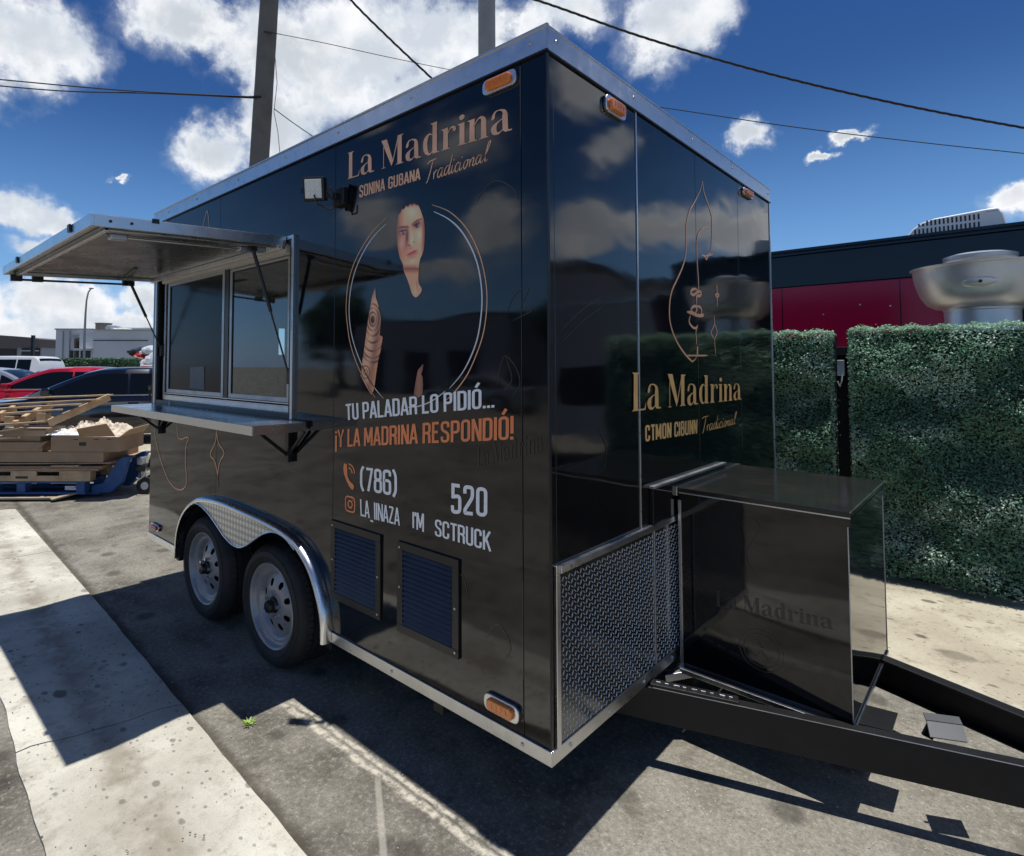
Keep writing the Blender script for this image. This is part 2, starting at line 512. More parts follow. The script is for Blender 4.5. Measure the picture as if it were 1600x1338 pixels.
def concrete_material(name, a, bcol, dirtc, stain=0.6, groove=False):
    m, t, b = newmat(name)
    tc = t.node('ShaderNodeTexCoord')
    v = tc.outputs['Object']
    big = t.noise(v, 1.3, 7, 0.6)
    c = t.mix(t.ramp(big, 0.35, 0.68), a, bcol)
    mid = t.noise(v, 6.0, 9, 0.7)
    c = t.mix(t.ramp(mid, 0.50, 0.72, 0, stain), c, dirtc)
    fine = t.noise(v, 160.0, 3, 0.7)
    c = t.mix(t.ramp(fine, 0.50, 0.78, 0, 0.45), c, tuple(q * 0.45 for q in a))
    gr = t.noise(v, 38.0, 6, 0.75)
    c = t.mix(t.ramp(gr, 0.52, 0.72, 0.0, 0.45), c, tuple(q * 0.5 for q in a))
    # small dark spots with ragged outlines
    for sc_, lim, k in ((2.2, 0.10, 0.5), (5.3, 0.11, 0.75), (13.0, 0.14, 0.6), (34.0, 0.16, 0.55)):
        vo = t.node('ShaderNodeTexVoronoi')
        vo.inputs['Scale'].default_value = sc_
        st = t.vmath('MULTIPLY', v, (1.0, 0.7, 1.0))
        t.l.new(st, vo.inputs['Vector'])
        ns = t.noise(v, sc_ * 5, 4, 0.65)
        dd = t.math('ADD', vo.outputs['Distance'], t.math('MULTIPLY', t.math('SUBTRACT', ns, 0.5), 0.16))
        sel = t.node('ShaderNodeSeparateXYZ')
        t.l.new(vo.outputs['Color'], sel.inputs[0])
        f = t.math('MULTIPLY', t.ramp(dd, lim, lim + 0.07, k, 0), t.ramp(sel.outputs[1], 0.45, 0.6))
        c = t.mix(f, c, tuple(q * 0.33 for q in dirtc))
    if groove:
        sp = t.node('ShaderNodeSeparateXYZ')
        t.l.new(v, sp.inputs[0])
        ax = t.math('ADD', sp.outputs[0], t.math('MULTIPLY', sp.outputs[1], -0.062))
        ax = t.math('ADD', ax, t.math('MULTIPLY', t.math('SUBTRACT', t.noise(v, 2.5, 4, 0.6), 0.5), 0.12))
        g = t.ramp(t.math('ABSOLUTE', t.math('ADD', ax, 0.86)), 0.015, 0.11, 1, 0)
        g = t.math('MULTIPLY', g, t.ramp(t.noise(v, 7.0, 6, 0.65), 0.30, 0.62))
        c = t.mix(t.math('MULTIPLY', g, 0.55), c, (0.17, 0.135, 0.095))
    t.l.new(c, b.inputs['Base Color'])
    b.inputs['Roughness'].default_value = 0.9
    b.inputs['Specular IOR Level'].default_value = 0.25
    bn = t.node('ShaderNodeBump')
    bn.inputs['Strength'].default_value = 0.5
    bn.inputs['Distance'].default_value = 0.004
    t.l.new(t.math('ADD', fine, mid), bn.inputs['Height'])
    t.l.new(bn.outputs[0], b.inputs['Normal'])
    return m


M_asphalt = asphalt_material()
M_gutter = concrete_material('gutter_concrete', (0.41, 0.39, 0.33), (0.64, 0.62, 0.54), (0.26, 0.24, 0.19), 0.75, groove=True)
M_slab = concrete_material('sandy_concrete', (0.38, 0.34, 0.26), (0.54, 0.50, 0.39), (0.20, 0.17, 0.125), 0.8)

# ------------------------------------------------------------------ mesh helpers


class MB:
    """collects shapes in world coordinates; build() links them as ONE mesh object"""
    def __init__(s):
        s.v = []
        s.f = []

    def quad(s, *p):
        n = len(s.v)
        s.v += [tuple(q) for q in p]
        s.f.append(tuple(range(n, n + len(p))))
        return s

    def box(s, x0, x1, y0, y1, z0, z1):
        return s.obox(Vector((x0, y0, z0)), Vector((x1 - x0, 0, 0)), Vector((0, y1 - y0, 0)), Vector((0, 0, z1 - z0)))

    def obox(s, o, a, b, c):
        o, a, b, c = Vector(o), Vector(a), Vector(b), Vector(c)
        n = len(s.v)
        s.v += [tuple(o + i * a + j * b + k * c) for k in (0, 1) for j in (0, 1) for i in (0, 1)]
        s.f += [tuple(n + q for q in f) for f in ((0, 2, 3, 1), (4, 5, 7, 6), (0, 1, 5, 4), (2, 6, 7, 3), (0, 4, 6, 2), (1, 3, 7, 5))]
        return s

    def bar(s, p0, p1, w, h, up=(0, 0, 1)):
        """rectangular bar between two points"""
        p0, p1 = Vector(p0), Vector(p1)
        d = p1 - p0
        up = Vector(up)
        a = d.cross(up)
        if a.length < 1e-6:
            a = d.cross(Vector((1, 0, 0)))
        a.normalize()
        b = a.cross(d).normalized()
        return s.obox(p0 - a * w / 2 - b * h / 2, a * w, b * h, d)

    def cyl(s, p0, p1, r0, r1=None, n=16, caps=True):
        p0, p1 = Vector(p0), Vector(p1)
        r1 = r0 if r1 is None else r1
        d = (p1 - p0).normalized()
        a = d.cross(Vector((0, 0, 1)))
        if a.length < 1e-4:
            a = Vector((1, 0, 0))
        a.normalize()
        b = d.cross(a)
        k = len(s.v)
        for p, r in ((p0, r0), (p1, r1)):
            for i in range(n):
                t = 2 * PI * i / n
                s.v.append(tuple(p + a * math.cos(t) * r + b * math.sin(t) * r))
        for i in range(n):
            j = (i + 1) % n
            s.f.append((k + i, k + j, k + n + j, k + n + i))
        if caps:
            s.f.append(tuple(k + n - 1 - i for i in range(n)))
            s.f.append(tuple(k + n + i for i in range(n)))
        return s

    def tube(s, pts, r, n=8, caps=True):
        pts = [Vector(p) for p in pts]
        k = len(s.v)
        prev = None
        for i, p in enumerate(pts):
            d = (pts[min(i + 1, len(pts) - 1)] - pts[max(i - 1, 0)]).normalized()
            if prev is None:
                a = d.cross(Vector((0, 0, 1)))
                if a.length < 1e-3:
                    a = d.cross(Vector((1, 0, 0)))
            else:
                a = prev - d * prev.dot(d)
            a.normalize()
            prev = a
            b = d.cross(a)
            rr = r[i] if isinstance(r, (list, tuple)) else r
            for j in range(n):
                t = 2 * PI * j / n
                s.v.append(tuple(p + a * math.cos(t) * rr + b * math.sin(t) * rr))
        for i in range(len(pts) - 1):
            for j in range(n):
                q = (j + 1) % n
                s.f.append((k + i * n + j, k + i * n + q, k + (i + 1) * n + q, k + (i + 1) * n + j))
        if caps:
            s.f.append(tuple(k + n - 1 - i for i in range(n)))
            s.f.append(tuple(k + (len(pts) - 1) * n + i for i in range(n)))
        return s

    def lathe(s, prof, c, axis=(0, 0, 1), n=32, close=False):
        """prof: (radius, height along axis)"""
        c = Vector(c)
        ax = Vector(axis).normalized()
        a = ax.cross(Vector((0, 0, 1)))
        if a.length < 1e-4:
            a = Vector((1, 0, 0))
        a.normalize()
        b = ax.cross(a)
        k = len(s.v)
        m = len(prof)
        for (r, h) in prof:
            for j in range(n):
                t = 2 * PI * j / n
                s.v.append(tuple(c + ax * h + a * math.cos(t) * r + b * math.sin(t) * r))
        for i in range(m - 1 if not close else m):
            i2 = (i + 1) % m
            for j in range(n):
                q = (j + 1) % n
                s.f.append((k + i * n + j, k + i * n + q, k + i2 * n + q, k + i2 * n + j))
        return s

    def prism(s, poly, fn, d0, d1):
        """poly: 2D outline; fn(a, b, depth) -> point"""
        k = len(s.v)
        m = len(poly)
        for d in (d0, d1):
            s.v += [tuple(fn(a, b, d)) for a, b in poly]
        s.f.append(tuple(range(k, k + m)))
        s.f.append(tuple(range(k + 2 * m - 1, k + m - 1, -1)))
        for i in range(m):
            j = (i + 1) % m
            s.f.append((k + i, k + m + i, k + m + j, k + j))
        return s

    def build(s, name, mat, parent=None, smooth=False, bevel=0.0, segs=2, local=False, angle=35, tri=False):
        me = bpy.data.meshes.new(name)
        off = Vector((0, 0, 0))
        p = parent
        if not local:
            while p is not None:
                off += p.location
                p = p.parent
        me.from_pydata([tuple(Vector(q) - off) for q in s.v], [], s.f)
        bm = bmesh.new()
        bm.from_mesh(me)
        bmesh.ops.recalc_face_normals(bm, faces=bm.faces)
        bm.to_mesh(me)
        bm.free()
        if smooth:
            me.polygons.foreach_set('use_smooth', [True] * len(me.polygons))
            if angle:
                try:
                    me.set_sharp_from_angle(angle=math.radians(angle))
                except Exception:
                    pass
        me.materials.append(mat)
        o = bpy.data.objects.new(name, me)
        COL.objects.link(o)
        if parent is not None:
            o.parent = parent
        if bevel > 0:
            md = o.modifiers.new('bevel', 'BEVEL')
            md.width = bevel
            md.segments = segs
            md.limit_method = 'ANGLE'
            md.angle_limit = math.radians(40)
        return o


def box(x0, x1, y0, y1, z0, z1, name, mat, parent=None, bevel=0.003, **k):
    return MB().box(x0, x1, y0, y1, z0, z1).build(name, mat, parent, bevel=bevel, **k)


def tag(o, label=None, cat=None, group=None, kind=None):
    if label: o['label'] = label
    if cat: o['category'] = cat
    if group: o['group'] = group
    if kind: o['kind'] = kind
    return o


def thing(name, loc, label, cat, group=None, rz=0.0):
    o = bpy.data.objects.new(name, None)
    o.empty_display_size = 0.2
    COL.objects.link(o)
    o.location = loc
    o.rotation_euler = (0, 0, rz)
    return tag(o, label, cat, group)


def copy_tree(o, parent=None):
    c = o.copy()
    COL.objects.link(c)
    c.parent = parent
    for ch in list(o.children):
        copy_tree(ch, c)
    return c


def side(y, z, d=0.0):
    return Vector((-d, y, z))


def front(x, z, d=0.0):
    return Vector((x, -d, z))


def at(px, py, depth):
    """world point seen in direction (px,py) of the 1600 px picture, at a distance"""
    return CAM + (CR * ((px - 671.02) / 909.63) - CU * ((py - 532.1) / 909.63) + CF) * depth


def catmull(pts, n=6):
    out = []
    m = len(pts)
    P = [Vector(p) for p in pts]
    for i in range(m - 1):
        p0, p1, p2, p3 = P[max(i - 1, 0)], P[i], P[i + 1], P[min(i + 2, m - 1)]
        for k in range(n):
            t = k / n
            out.append(0.5 * ((2 * p1) + (-p0 + p2) * t + (2 * p0 - 5 * p1 + 4 * p2 - p3) * t * t + (-p0 + 3 * p1 - 3 * p2 + p3) * t ** 3))
    out.append(P[-1])
    return out


def ribbon(pts, w, closed=False):
    """2D ribbon with mitred joints; w a number or one width per point -> list of quads (2D)"""
    P = [Vector((p[0], p[1])) for p in pts]
    Q = [P[0]]
    W = [w[0] if isinstance(w, list) else w]
    for i in range(1, len(P)):
        if (P[i] - Q[-1]).length > 1e-5:
            Q.append(P[i])
            W.append(w[i] if isinstance(w, list) else w)
    P = Q
    m = len(P)
    L, R = [], []
    for i in range(m):
        if closed:
            d0 = (P[i] - P[i - 1]); d1 = (P[(i + 1) % m] - P[i])
        else:
            d0 = P[i] - P[i - 1] if i > 0 else P[1] - P[0]
            d1 = P[i + 1] - P[i] if i < m - 1 else P[-1] - P[-2]
        d0 = d0.normalized(); d1 = d1.normalized()
        t = d0 + d1
        if t.length < 1e-3:
            t = d1.copy()
        t.normalize()
        nrm = Vector((-t.y, t.x))
        k = 1.0 / max(0.72, nrm.dot(Vector((-d1.y, d1.x))))
        L.append(P[i] + nrm * W[i] / 2 * k)
        R.append(P[i] - nrm * W[i] / 2 * k)
    quads = []
    for i in range(m if closed else m - 1):
        j = (i + 1) % m
        quads.append((L[i], L[j], R[j], R[i]))
    return quads


def roundpath(pts, r, closed=False, n=5):
    P = [Vector((p[0], p[1])) for p in pts]
    out = []
    m = len(P)
    for i in range(m):
        if not closed and i in (0, m - 1):
            out.append(P[i]); continue
        a, b, c = P[i - 1], P[i], P[(i + 1) % m]
        ra = min(r, (a - b).length * 0.48, (c - b).length * 0.48)
        p0 = b + (a - b).normalized() * ra
        p1 = b + (c - b).normalized() * ra
        for k in range(n + 1):
            t = k / n
            out.append((1 - t) ** 2 * p0 + 2 * t * (1 - t) * b + t * t * p1)
    return out


# ------------------------------------------------------------------ condensed sans lettering
def sans(ch, w=0.32):
    """strokes of a condensed capital: list of (points, closed, corner radius); returns strokes, advance"""
    r = 0.17
    G = {
        'T': [([(-.05, 1), (w + .05, 1)], 0, 0), ([(w / 2, 1), (w / 2, -.06)], 0, 0)],
        'U': [([(0, 1.06), (0, 0), (w, 0), (w, 1.06)], 0, r)],
        'P': [([(0, -.06), (0, 1.06)], 0, 0), ([(0, 1), (w, 1), (w, .45), (0, .45)], 0, .14)],
        'A': [([(-.03, -.06), (w / 2 - .01, 1.06)], 0, 0), ([(w / 2 + .01, 1.06), (w + .03, -.06)], 0, 0), ([(.05, .25), (w - .05, .25)], 0, 0)],
        'L': [([(0, 1.06), (0, 0), (w, 0)], 0, 0)],
        'D': [([(0, 0), (0, 1), (w, 1), (w, 0)], 1, .02), ],
        'R': [([(0, -.06), (0, 1.06)], 0, 0), ([(0, 1), (w, 1), (w, .5), (0, .5)], 0, .14), ([(w * .5, .5), (w * .96, .42), (w, -.06)], 0, .1)],
        'O': [([(0, 0), (0, 1), (w, 1), (w, 0)], 1, r)],
        'I': [([(0, -.06), (0, 1.06)], 0, 0)],
        '.': [([(0, -.06), (0, .08)], 0, 0)],
        '¡': [([(0, .98), (0, .84)], 0, 0), ([(0, .70), (0, -.36)], 0, 0)],
        '!': [([(0, -.06), (0, .08)], 0, 0), ([(0, .22), (0, 1.06)], 0, 0)],
        'Y': [([(-.04, 1.06), (w / 2, .45), (w + .04, 1.06)], 0, 0), ([(w / 2, .48), (w / 2, -.06)], 0, 0)],
        'M': [([(0, -.06), (0, 1.06)], 0, 0), ([(.02, 1.06), (.23, .14)], 0, 0), ([(.23, .14), (.44, 1.06)], 0, 0), ([(.46, -.06), (.46, 1.06)], 0, 0)],
        'N': [([(0, -.06), (0, 1.06)], 0, 0), ([(.01, 1.06), (w + .01, -.06)], 0, 0), ([(w + .02, -.06), (w + .02, 1.06)], 0, 0)],
        'E': [([(w * .95, 1), (0, 1), (0, 0), (w * .95, 0)], 0, 0), ([(0, .52), (w * .8, .52)], 0, 0)],
        'S': [([(w, .74), (w, 1), (0, 1), (0, .60), (w, .42), (w, 0), (0, 0), (0, .26)], 0, .15)],
        'C': [([(w, .68), (w, 1), (0, 1), (0, 0), (w, 0), (w, .32)], 0, r)],
        'G': [([(w, .72), (w, 1), (0, 1), (0, 0), (w, 0), (w, .48), (w * .5, .48)], 0, .13)],
        'B': [([(0, 0), (0, 1), (w * .9, 1), (w * .9, .55), (w * .3, .53)], 0, .1), ([(0, 0), (w, 0), (w, .52), (0, .52)], 0, .13)],
        'K': [([(0, -.06), (0, 1.06)], 0, 0), ([(w + .03, 1.06), (.02, .40)], 0, 0), ([(w * .38, .62), (w + .05, -.06)], 0, 0)],
        'Z': [([(-.03, 1), (w, 1)], 0, 0), ([(w, 1), (0, 0)], 0, 0), ([(0, 0), (w + .03, 0)], 0, 0)],
        '_': [([(-.03, -.22), (w * .7, -.22)], 0, 0)],
        "'": [([(0, 1.06), (0, .80)], 0, 0)],
        '(': [([(.13, 1.10), (0, .85), (0, .15), (.13, -.10)], 0, .3)],
        ')': [([(0, 1.10), (.13, .85), (.13, .15), (0, -.10)], 0, .3)],
        '7': [([(0, 1), (w, 1), (w * .35, -.06)], 0, 0)],
        '8': [([(.02, .55), (.02, 1), (w - .02, 1), (w - .02, .55)], 1, .13), ([(0, 0), (0, .53), (w, .53), (w, 0)], 1, .14)],
        '6': [([(w, .78), (w, 1), (0, 1), (0, 0), (w, 0), (w, .57), (.02, .57)], 0, .14)],
        '5': [([(w, 1), (0.02, 1), (0.02, .50)], 0, 0), ([(0.02, .57), (w, .62), (w, 0), (0, 0), (0, .24)], 0, .15)],
        '2': [([(0, .74), (0, 1), (w, 1), (w, .62), (0, .12), (0, 0), (w + .02, 0)], 0, .12)],
        '0': [([(0, 0), (0, 1), (w, 1), (w, 0)], 1, r)],
    }
    adv = {'I': 0, '.': 0, '¡': 0, '!': 0, "'": 0, 'M': .46, 'L': w * .80, 'E': w * .88, 'T': w * .92, '(': .13, ')': .13, '_': w * .7}.get(ch, w)
    if ch == 'D':
        # square left, round right
        return [([(0, 1), (w, 1), (w, 0), (0, 0)], 0, r), ([(0, -.06), (0, 1.06)], 0, 0)], adv
    if ch == 'Ó':
        return G['O'] + [([(w * .35, 1.16), (w * .85, 1.42)], 0, 0)], adv
    return G[ch], adv


def text_strokes(txt, t=0.138, gap=0.20, space=0.22, w=0.32):
    """-> list of 2D quads in text space, total width"""
    x = t / 2
    quads = []
    k = 0
    for ch in txt:
        if ch == ' ':
            x += space
            continue
        st, adv = sans(ch, w)
        for pts, closed, r in st:
            pp = [(a + x, b) for a, b in pts]
            if r > 0:
                pp = roundpath(pp, r, bool(closed))
            quads.append((ribbon(pp, t, bool(closed)), k))
            k = (k + 1) % 3
        x += adv + gap
    return quads, x - gap + t / 2


def place(quads, width, corner, plane, name, mat, parent, lift=0.0015, h0=-0.06, h1=1.06):
    """corner: TL, TR, BR, BL of the line's box in plane coordinates"""
    TL, TR, BR, BL = [Vector(c) for c in corner]
    mb = MB()
    for qs, k in quads:
        for q in qs:
            pts = []
            for p in q:
                u = p.x / width
                v = (p.y - h0) / (h1 - h0)
                b = BL.lerp(BR, u)
                tt = TL.lerp(TR, u)
                c = b + (tt - b) * v
                pts.append(plane(c.x, c.y, lift + k * 0.00012))
            mb.quad(*pts)
    return mb.build(name, mat, parent)


# high-contrast serif for the shop name: fills (polygons) and variable ribbons
def serif(ch):
    S_ = .16   # stem
    def stem(x, y0=0.0, y1=1.0, foot=True, head=True, s=S_):
        r = [[(x - s / 2, y0 + .03), (x - s / 2 * .92, y1 - .02), (x + s / 2 * .92, y1 - .02), (x + s / 2, y0 + .03)]]
        if foot:
            r.append([(x - s * .95, y0), (x - s / 2, y0 + .045), (x + s / 2, y0 + .045), (x + s * .95, y0)])
        if head:
            r.append([(x - s * .95, y1), (x + s / 2, y1 + .01), (x + s / 2, y1 - .045), (x - s / 2, y1 - .05)])
        return r
    P, Rb = [], []
    if ch == 'L':
        P = stem(.16, head=False) + [[(.02, 1), (.32, 1), (.26, .955), (.07, .955)]]
        P += [[(.22, .0), (.22, .04), (.50, .04), (.50, 0)], [(.42, .035), (.50, .04), (.57, .24), (.54, 0)]]
        return P, Rb, .58
    if ch == 'M':
        P = [[(.02, 1), (.24, 1), (.50, .16), (.43, 0)], [(.43, 0), (.50, .16), (.72, 1), (.68, 1)]]
        P += [[(.66, .03), (.66, 1), (.82, 1), (.82, .03)], [(.58, 0), (.66, .045), (.82, .045), (.90, 0)], [(.80, 1), (.90, 1), (.82, .95)]]
        P += [[(.10, .05), (.10, .85), (.125, .80), (.125, .05)], [(.02, 0), (.10, .04), (.125, .04), (.20, 0)]]
        return P, Rb, .93
    if ch == 'a':
        P = [[(.34, .06), (.33, .50), (.48, .48), (.49, .05)], [(.46, .10), (.49, .05), (.60, .035), (.58, 0), (.42, 0), (.34, .06)]]
        Rb = [([(.08, .52), (.13, .66), (.26, .69), (.38, .62), (.41, .48)], [.10, .05, .035, .09, .15]),
              ([(.36, .42), (.20, .34), (.10, .22), (.12, .07), (.24, .02), (.36, .12)], [.02, .05, .15, .13, .05, .02])]
        P += [[(.03, .47), (.04, .56), (.10, .57), (.13, .50), (.08, .45)]]
        return P, Rb, .62
    if ch == 'd':
        P = stem(.42, 0, 1.0, foot=False) + [[(.34, .045), (.50, .045), (.60, .0), (.34, 0)]]
        Rb = [([(.36, .60), (.24, .67), (.12, .55), (.09, .33), (.13, .12), (.24, .01), (.36, .10)], [.02, .05, .13, .15, .13, .05, .02])]
        return P, Rb, .62
    if ch == 'r':
        P = stem(.14, 0, .68)
        Rb = [([(.20, .48), (.28, .62), (.36, .66), (.43, .60)], [.02, .035, .06, .12])]
        P += [[(.37, .64), (.47, .66), (.48, .55), (.42, .50), (.37, .55)]]
        return P, Rb, .50
    if ch == 'i':
        P = stem(.14, 0, .68)
        P += [[(.14 + .085 * math.cos(a * PI / 5), .86 + .085 * math.sin(a * PI / 5)) for a in range(10)]]
        return P, Rb, .29
    if ch == 'n':
        P = stem(.14, 0, .68) + stem(.48, 0, .46, head=False)
        Rb = [([(.20, .46), (.30, .62), (.40, .66), (.47, .58), (.48, .44)], [.02, .035, .07, .13, .16])]
        return P, Rb, .65
    if ch == ' ':
        return [], [], .22


def serif_text(txt, corner, plane, name, mat, parent, lift=0.0015):
    x = 0
    glyphs = []
    for ch in txt:
        P, Rb, adv = serif(ch)
        for q in P:
            glyphs.append([(a + x, b) for a, b in q])
        for pts, ws in Rb:
            pp = catmull([(a + x, b, w_) for (a, b), w_ in zip(pts, ws)], 5)
            for qd in ribbon([(p.x, p.y) for p in pp], [max(.015, p.z) for p in pp]):
                glyphs.append([(c.x, c.y) for c in qd])
        x += adv + .02
    W = x
    TL, TR, BR, BL = [Vector(c) for c in corner]
    mb = MB()
    for k, q in enumerate(glyphs):
        pts = []
        for (a, b) in q:
            u = a / W
            bb = BL.lerp(BR, u); tt = TL.lerp(TR, u)
            c = bb + (tt - bb) * b
            pts.append(plane(c.x, c.y, lift + (k % 5) * 0.0001))
        mb.quad(*pts)
    return mb.build(name, mat, parent)


def script_text(corner, plane, name, mat, parent, lift=0.0015, wt=0.05):
    """slanted handwriting: Tradicional"""
    def bowl(x):
        return [(x + .22, .42), (x + .10, .46), (x, .25), (x + .05, .02), (x + .16, .08), (x + .24, .44), (x + .22, .10), (x + .28, .0), (x + .36, .12)]
    L = []
    L.append([(-.04, .86), (.10, .98), (.48, 1.02)])
    L.append([(.26, 1.0), (.20, .5), (.10, .0), (.03, -.06)])
    x = .40
    L.append([(x, .40), (x + .04, .0)])
    L.append([(x + .02, .22), (x + .10, .40), (x + .18, .42)]); x += .22
    L.append(bowl(x)); x += .36
    L.append([(x + .22, .42), (x + .10, .46), (x, .25), (x + .05, .02), (x + .16, .10), (x + .26, .60), (x + .30, 1.0)])
    L.append([(x + .26, .60), (x + .24, .1), (x + .28, 0), (x + .36, .12)]); x += .38
    L.append([(x, .42), (x, .08), (x + .06, 0), (x + .14, .12)]); L.append([(x + .03, .62), (x + .05, .68)]); x += .16
    L.append([(x + .18, .36), (x + .12, .46), (x, .28), (x + .04, .02), (x + .14, .0), (x + .22, .12)]); x += .24
    L.append([(x, .42), (x, .08), (x + .06, 0), (x + .14, .12)]); L.append([(x + .03, .62), (x + .05, .68)]); x += .18
    L.append([(x + .10, .46), (x, .26), (x + .05, .0), (x + .15, .08), (x + .18, .34), (x + .10, .46), (x + .28, .36)]); x += .28
    L.append([(x, .42), (x + .02, .0)]); L.append([(x + .02, .22), (x + .12, .44), (x + .18, .36), (x + .17, .06), (x + .24, 0), (x + .30, .12)]); x += .30
    L.append(bowl(x)); x += .38
    L.append([(x, .12), (x + .14, .80), (x + .16, 1.05), (x + .08, .98), (x + .04, .4), (x + .06, .02), (x + .18, .08)]); x += .2
    W = x
    TL, TR, BR, BL = [Vector(c) for c in corner]
    mb = MB()
    for k, l in enumerate(L):
        pp = catmull([(a + .16 * b, b, 0) for a, b in l], 5)
        n = len(pp)
        ws = [wt * (0.55 + 0.6 * math.sin(PI * min(1, max(0, i / (n - 1))) )) for i in range(n)]
        for qd in ribbon([(p.x, p.y) for p in pp], ws):
            pts = []
            for c_ in qd:
                u = c_.x / W
                bb = BL.lerp(BR, u); tt = TL.lerp(TR, u)
                c = bb + (tt - bb) * c_.y
                pts.append(plane(c.x, c.y, lift + (k % 4) * 0.00012))
            mb.quad(*pts)
    return mb.build(name, mat, parent)


def curve_ribbon(pts, w, plane, name, mat, parent, lift=0.0014, n=6):
    pp = catmull([(a, b, 0) for a, b in pts], n)
    m = len(pp)
    ws = [w * min(1, 0.35 + 4.0 * min(i, m - 1 - i) / m) for i in range(m)]
    mb = MB()
    for q in ribbon([(p.x, p.y) for p in pp], ws):
        mb.quad(*[plane(c.x, c.y, lift) for c in q])
    return mb.build(name, mat, parent)


def col_mesh(name, verts, faces, cols, mat, parent, smooth=True):
    """mesh with a per-vertex colour (linear rgb)"""
    me = bpy.data.meshes.new(name)
    off = parent.location if parent else Vector((0, 0, 0))
    me.from_pydata([tuple(Vector(v) - off) for v in verts], [], faces)
    ca = me.color_attributes.new('Col', 'FLOAT_COLOR', 'POINT')
    ca.data.foreach_set('color', np.array([(*c, 1.0) for c in cols], dtype=np.float32).ravel())
    me.materials.append(mat)
    o = bpy.data.objects.new(name, me)
    COL.objects.link(o)
    o.parent = parent
    return o


def s2l(c):
    return tuple(((q / 255) / 12.92 if q / 255 <= .04045 else ((q / 255 + .055) / 1.055) ** 2.4) for q in c)


# ------------------------------------------------------------------ SETTING: ground
g = MB().quad((-400, -400, 0), (400, -400, 0), (400, 400, 0), (-400, 400, 0)).build('asphalt_ground', M_asphalt)
tag(g, 'worn grey brown asphalt under the food trailer', kind='structure')
mb = MB()
mb.box(2.13, 14.0, -2.3, 30, -0.05, 0.004)
tag(mb.build('concrete_apron', M_slab), 'pale sandy concrete apron in front of the hedge screens', kind='structure')


def gutter():
    root = bpy.data.objects.new('concrete_gutter', None)
    COL.objects.link(root)
    tag(root, 'pale concrete drainage gutter strip beside the trailer', kind='structure')
    cuts = [-4.4, -1.25, 1.69, 4.55, 6.45]
    for i in range(len(cuts) - 1):
        y0, y1 = cuts[i] + 0.004, cuts[i + 1] - 0.004
        ny, nx = 40, 12
        mb = MB()
        k = 0
        for j in range(ny + 1):
            y = y0 + (y1 - y0) * j / ny
            yr = y
            xr = -0.535 + 0.052 * yr + 0.0015 * math.sin(yr * 9.3) + 0.0015 * math.sin(yr * 23 + 1)
            if yr > 3: xr = -0.535 + 0.156 + 0.04 * (yr - 3)
            xl = -1.135 + 0.060 * yr + 0.004 * math.sin(yr * 7.1) + 0.003 * math.sin(yr * 19)
            skew = -0.128
            for q in range(nx + 1):
                u = q / nx
                x = xl + (xr - xl) * u
                z = 0.018 - 0.012 * (1 - abs(2 * u - 1)) + (0.0 if 0 < q < nx else -0.006)
                yy = y + skew * (u - 0.5) + (0.006 * math.sin(x * 31) if j in (0, ny) else 0)
                mb.v.append((x, yy, z))
        for j in range(ny):
            for q in range(nx):
                a = j * (nx + 1) + q
                mb.f.append((a, a + 1, a + nx + 2, a + nx + 1))
        # skirt down to the asphalt
        ring = [q for q in range(nx + 1)] + [j * (nx + 1) + nx for j in range(1, ny + 1)] + \
               [ny * (nx + 1) + q for q in range(nx - 1, -1, -1)] + [j * (nx + 1) for j in range(ny - 1, 0, -1)]
        base = len(mb.v)
        for r in ring:
            v = mb.v[r]
            mb.v.append((v[0], v[1], -0.02))
        for a in range(len(ring)):
            b_ = (a + 1) % len(ring)
            mb.f.append((ring[a], base + a, base + b_, ring[b_]))
        mb.build('slab', M_gutter, root, smooth=True, angle=50)


gutter()

# ------------------------------------------------------------------ FOOD TRAILER
L_, W_, ZB, ZT = 3.31, 2.44, 0.30, 2.60
TR = thing('food_trailer', (0, 0, 0), 'black enclosed food trailer with raised awning and serving window, standing on the asphalt', 'food trailer')

# arch outline (y, z)
ARCH = [(1.135, .30), (1.14, .40), (1.172, .49), (1.240, .595), (1.35, .672), (1.46, .705), (1.60, .722), (1.85, .735), (2.15, .742),
        (2.38, .722), (2.50, .682), (2.60, .622), (2.675, .54), (2.72, .44), (2.735, .30)]
TH = 0.04
WY0, WY1, WZ0, WZ1 = 1.478, 3.20, 1.252, 2.125


def side_prism(poly, name, mat=M_black, d0=0.0, d1=-TH, bevel=0.0012):
    return MB().prism(poly, side, d0, d1).build(name, mat, TR, bevel=bevel, segs=1)


# left side skin: panels with seams
side_prism([(0.0, .345), (0.0985, .345), (0.0985, 2.52), (0.0, 2.52)], 'corner_panel')
side_prism([(0.1010, .345), (1.1265, .345), (1.1265, 2.52), (0.1010, 2.52)], 'side_panel')
sA = [p for p in ARCH if p[0] < 2.27]
pA = [(1.129, .345), (1.1365, .345)] + sA[1:] + [(2.2765, .737)]
side_prism(pA + [(2.2765, WZ0 - .03), (WY0 - .03, WZ0 - .03), (WY0 - .03, WZ1 + .03), (2.2765, WZ1 + .03), (2.2765, 2.52), (1.129, 2.52)], 'side_panel')
sB = [p for p in ARCH if p[0] > 2.28]
side_prism([(2.279, .737)] + sB[:-1] + [(2.735, .345), (L_, .345), (L_, 2.52), (2.279, 2.52), (2.279, WZ1 + .03), (WY1 + .03, WZ1 + .03), (WY1 + .03, WZ0 - .03), (2.279, WZ0 - .03)], 'side_panel')
